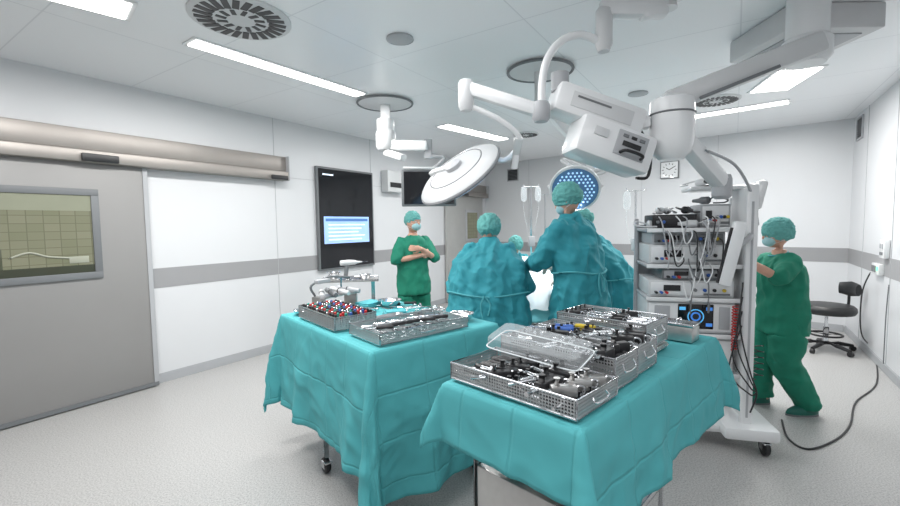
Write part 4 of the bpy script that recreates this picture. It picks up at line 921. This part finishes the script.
b=MB(); b.tube(hel,.004,5); b.build('coiled_cable',BLACK,tw)
# ------------------------------------------------------------ stool
sp=Wz(825,350,0)
r=empty('swivel_stool',sp,rad(-10),label='black swivel stool with small backrest near the right wall',cat='stool')
b=MB(); b.lathe([(.2,0),(.265,.012),(.285,.05),(.28,.085),(.25,.115),(.12,.125),(0,.122)],(0,0,.46)); b.build('seat',BLACK,r)
b=MB(); b.cyl((0,0,.08),(0,0,.3),.03); b.cyl((0,0,.3),(0,0,.47),.018); b.build('gas_column',CHROME,r)
b=MB(); b.torus((0,0,.2),.16,.012,n=30); 
for k in range(3): a=2*PI*k/3; b.tube([(0,0,.2),(math.cos(a)*.16,math.sin(a)*.16,.2)],.008,8)
b.build('foot_ring',BLACK,r)
for k in range(5):
    a=2*PI*k/5; b=MB(); b.tube([(0,0,.1),(math.cos(a)*.14,math.sin(a)*.14,.09),(math.cos(a)*.3,math.sin(a)*.3,.065)],[.03,.026,.018],10); lg=b.build('base_arm',BLACK,r)
    b=MB(); b.lathe([(.014,-.02),(.03,-.018),(.03,.018),(.014,.02)],(math.cos(a)*.3,math.sin(a)*.3,.031),(-math.sin(a),math.cos(a),0),14); b.build('castor',BLACK,lg)
b=MB(); b.tube(smoothpath([(.1,.05,.47),(.28,.1,.5),(.30,.1,.68)]),.015); b.build('back_stem',BLACK,r)
b=MB(); R_=[]
for t in range(9):
    a=-.45+.9*t/8; cx,cy=.02+.29*math.cos(a+.2),.02+.29*math.sin(a+.2)
    n=V((math.cos(a+.2),math.sin(a+.2),0)); hh=.095*(1-.25*abs(t-4)/4)
    R_.append([V((cx,cy,.76))+n*.03*math.cos(q)+V((0,0,hh*math.sin(q))) for q in [2*PI*k/14 for k in range(14)]])
b.rings(R_); b.build('backrest',BLACK,r)
# ------------------------------------------------------------ cables on wall/floor
s,z=WR.hit(879,270)
P0=WR.P(s,z-.03,.07)
pts=[P0,P0+V((0,0,-.25))+WR.n*.06,P0+V((0,0,-.7))+WR.n*.05]
for q in ((873,352),(877,382),(856,402),(850,425),(835,440),(808,449),(788,438),(782,420)): pts.append(Wz(*q,.008))
pts[3]=pts[3]+V((0,0,.02))
b=MB(); b.tube(smoothpath(pts,8),.007,8); b.build('power_cable',BLACK,label='black power cable from the wall socket looping over the floor',cat='cable')
hh=WR.hit(893,285)
b=MB(); b.tube(smoothpath([WR.P(hh[0],hh[1],.03),WR.P(hh[0],.6,.04),WR.P(hh[0],.12,.04)],8),.005,8); b.build('wall_cable',MGREY,label='thin grey cable hanging down the right wall',cat='cable')
# ------------------------------------------------------------ lights
def area(loc,rot,sx,sy,e,c=(1,1,1)):
    ld=bpy.data.lights.new('fill','AREA'); ld.shape='RECTANGLE'; ld.size=sx; ld.size_y=sy; ld.energy=e; ld.color=c
    o=bpy.data.objects.new('room_fill_light',ld); COL.objects.link(o); o.location=loc; o.rotation_euler=rot; return o
area((-.8,2.2,CZ-.1),(0,0,0),2,2,46); area((1.8,5.6,CZ-.1),(0,0,0),2,1.6,46); area((0.5,.2,CZ-.1),(0,0,0),2.5,1,32)  # soft fill lights added overhead to brighten the room, no fixtures
sl=bpy.data.lights.new('spot','SPOT'); sl.energy=150; sl.spot_size=rad(38); sl.color=(.92,.97,1); sl.shadow_soft_size=.15
so=bpy.data.objects.new('surgical_spot',sl); COL.objects.link(so); so.location=lc+ln*.1; tgt=V((wp.x,4.95,1.1)); so.rotation_euler=(tgt-so.location).to_track_quat('-Z','Y').to_euler()
w=bpy.data.worlds.new('world'); S.world=w; w.use_nodes=True; w.node_tree.nodes['Background'].inputs[0].default_value=(.97,.98,1,1); w.node_tree.nodes['Background'].inputs[1].default_value=.45
S.view_settings.view_transform='Standard'
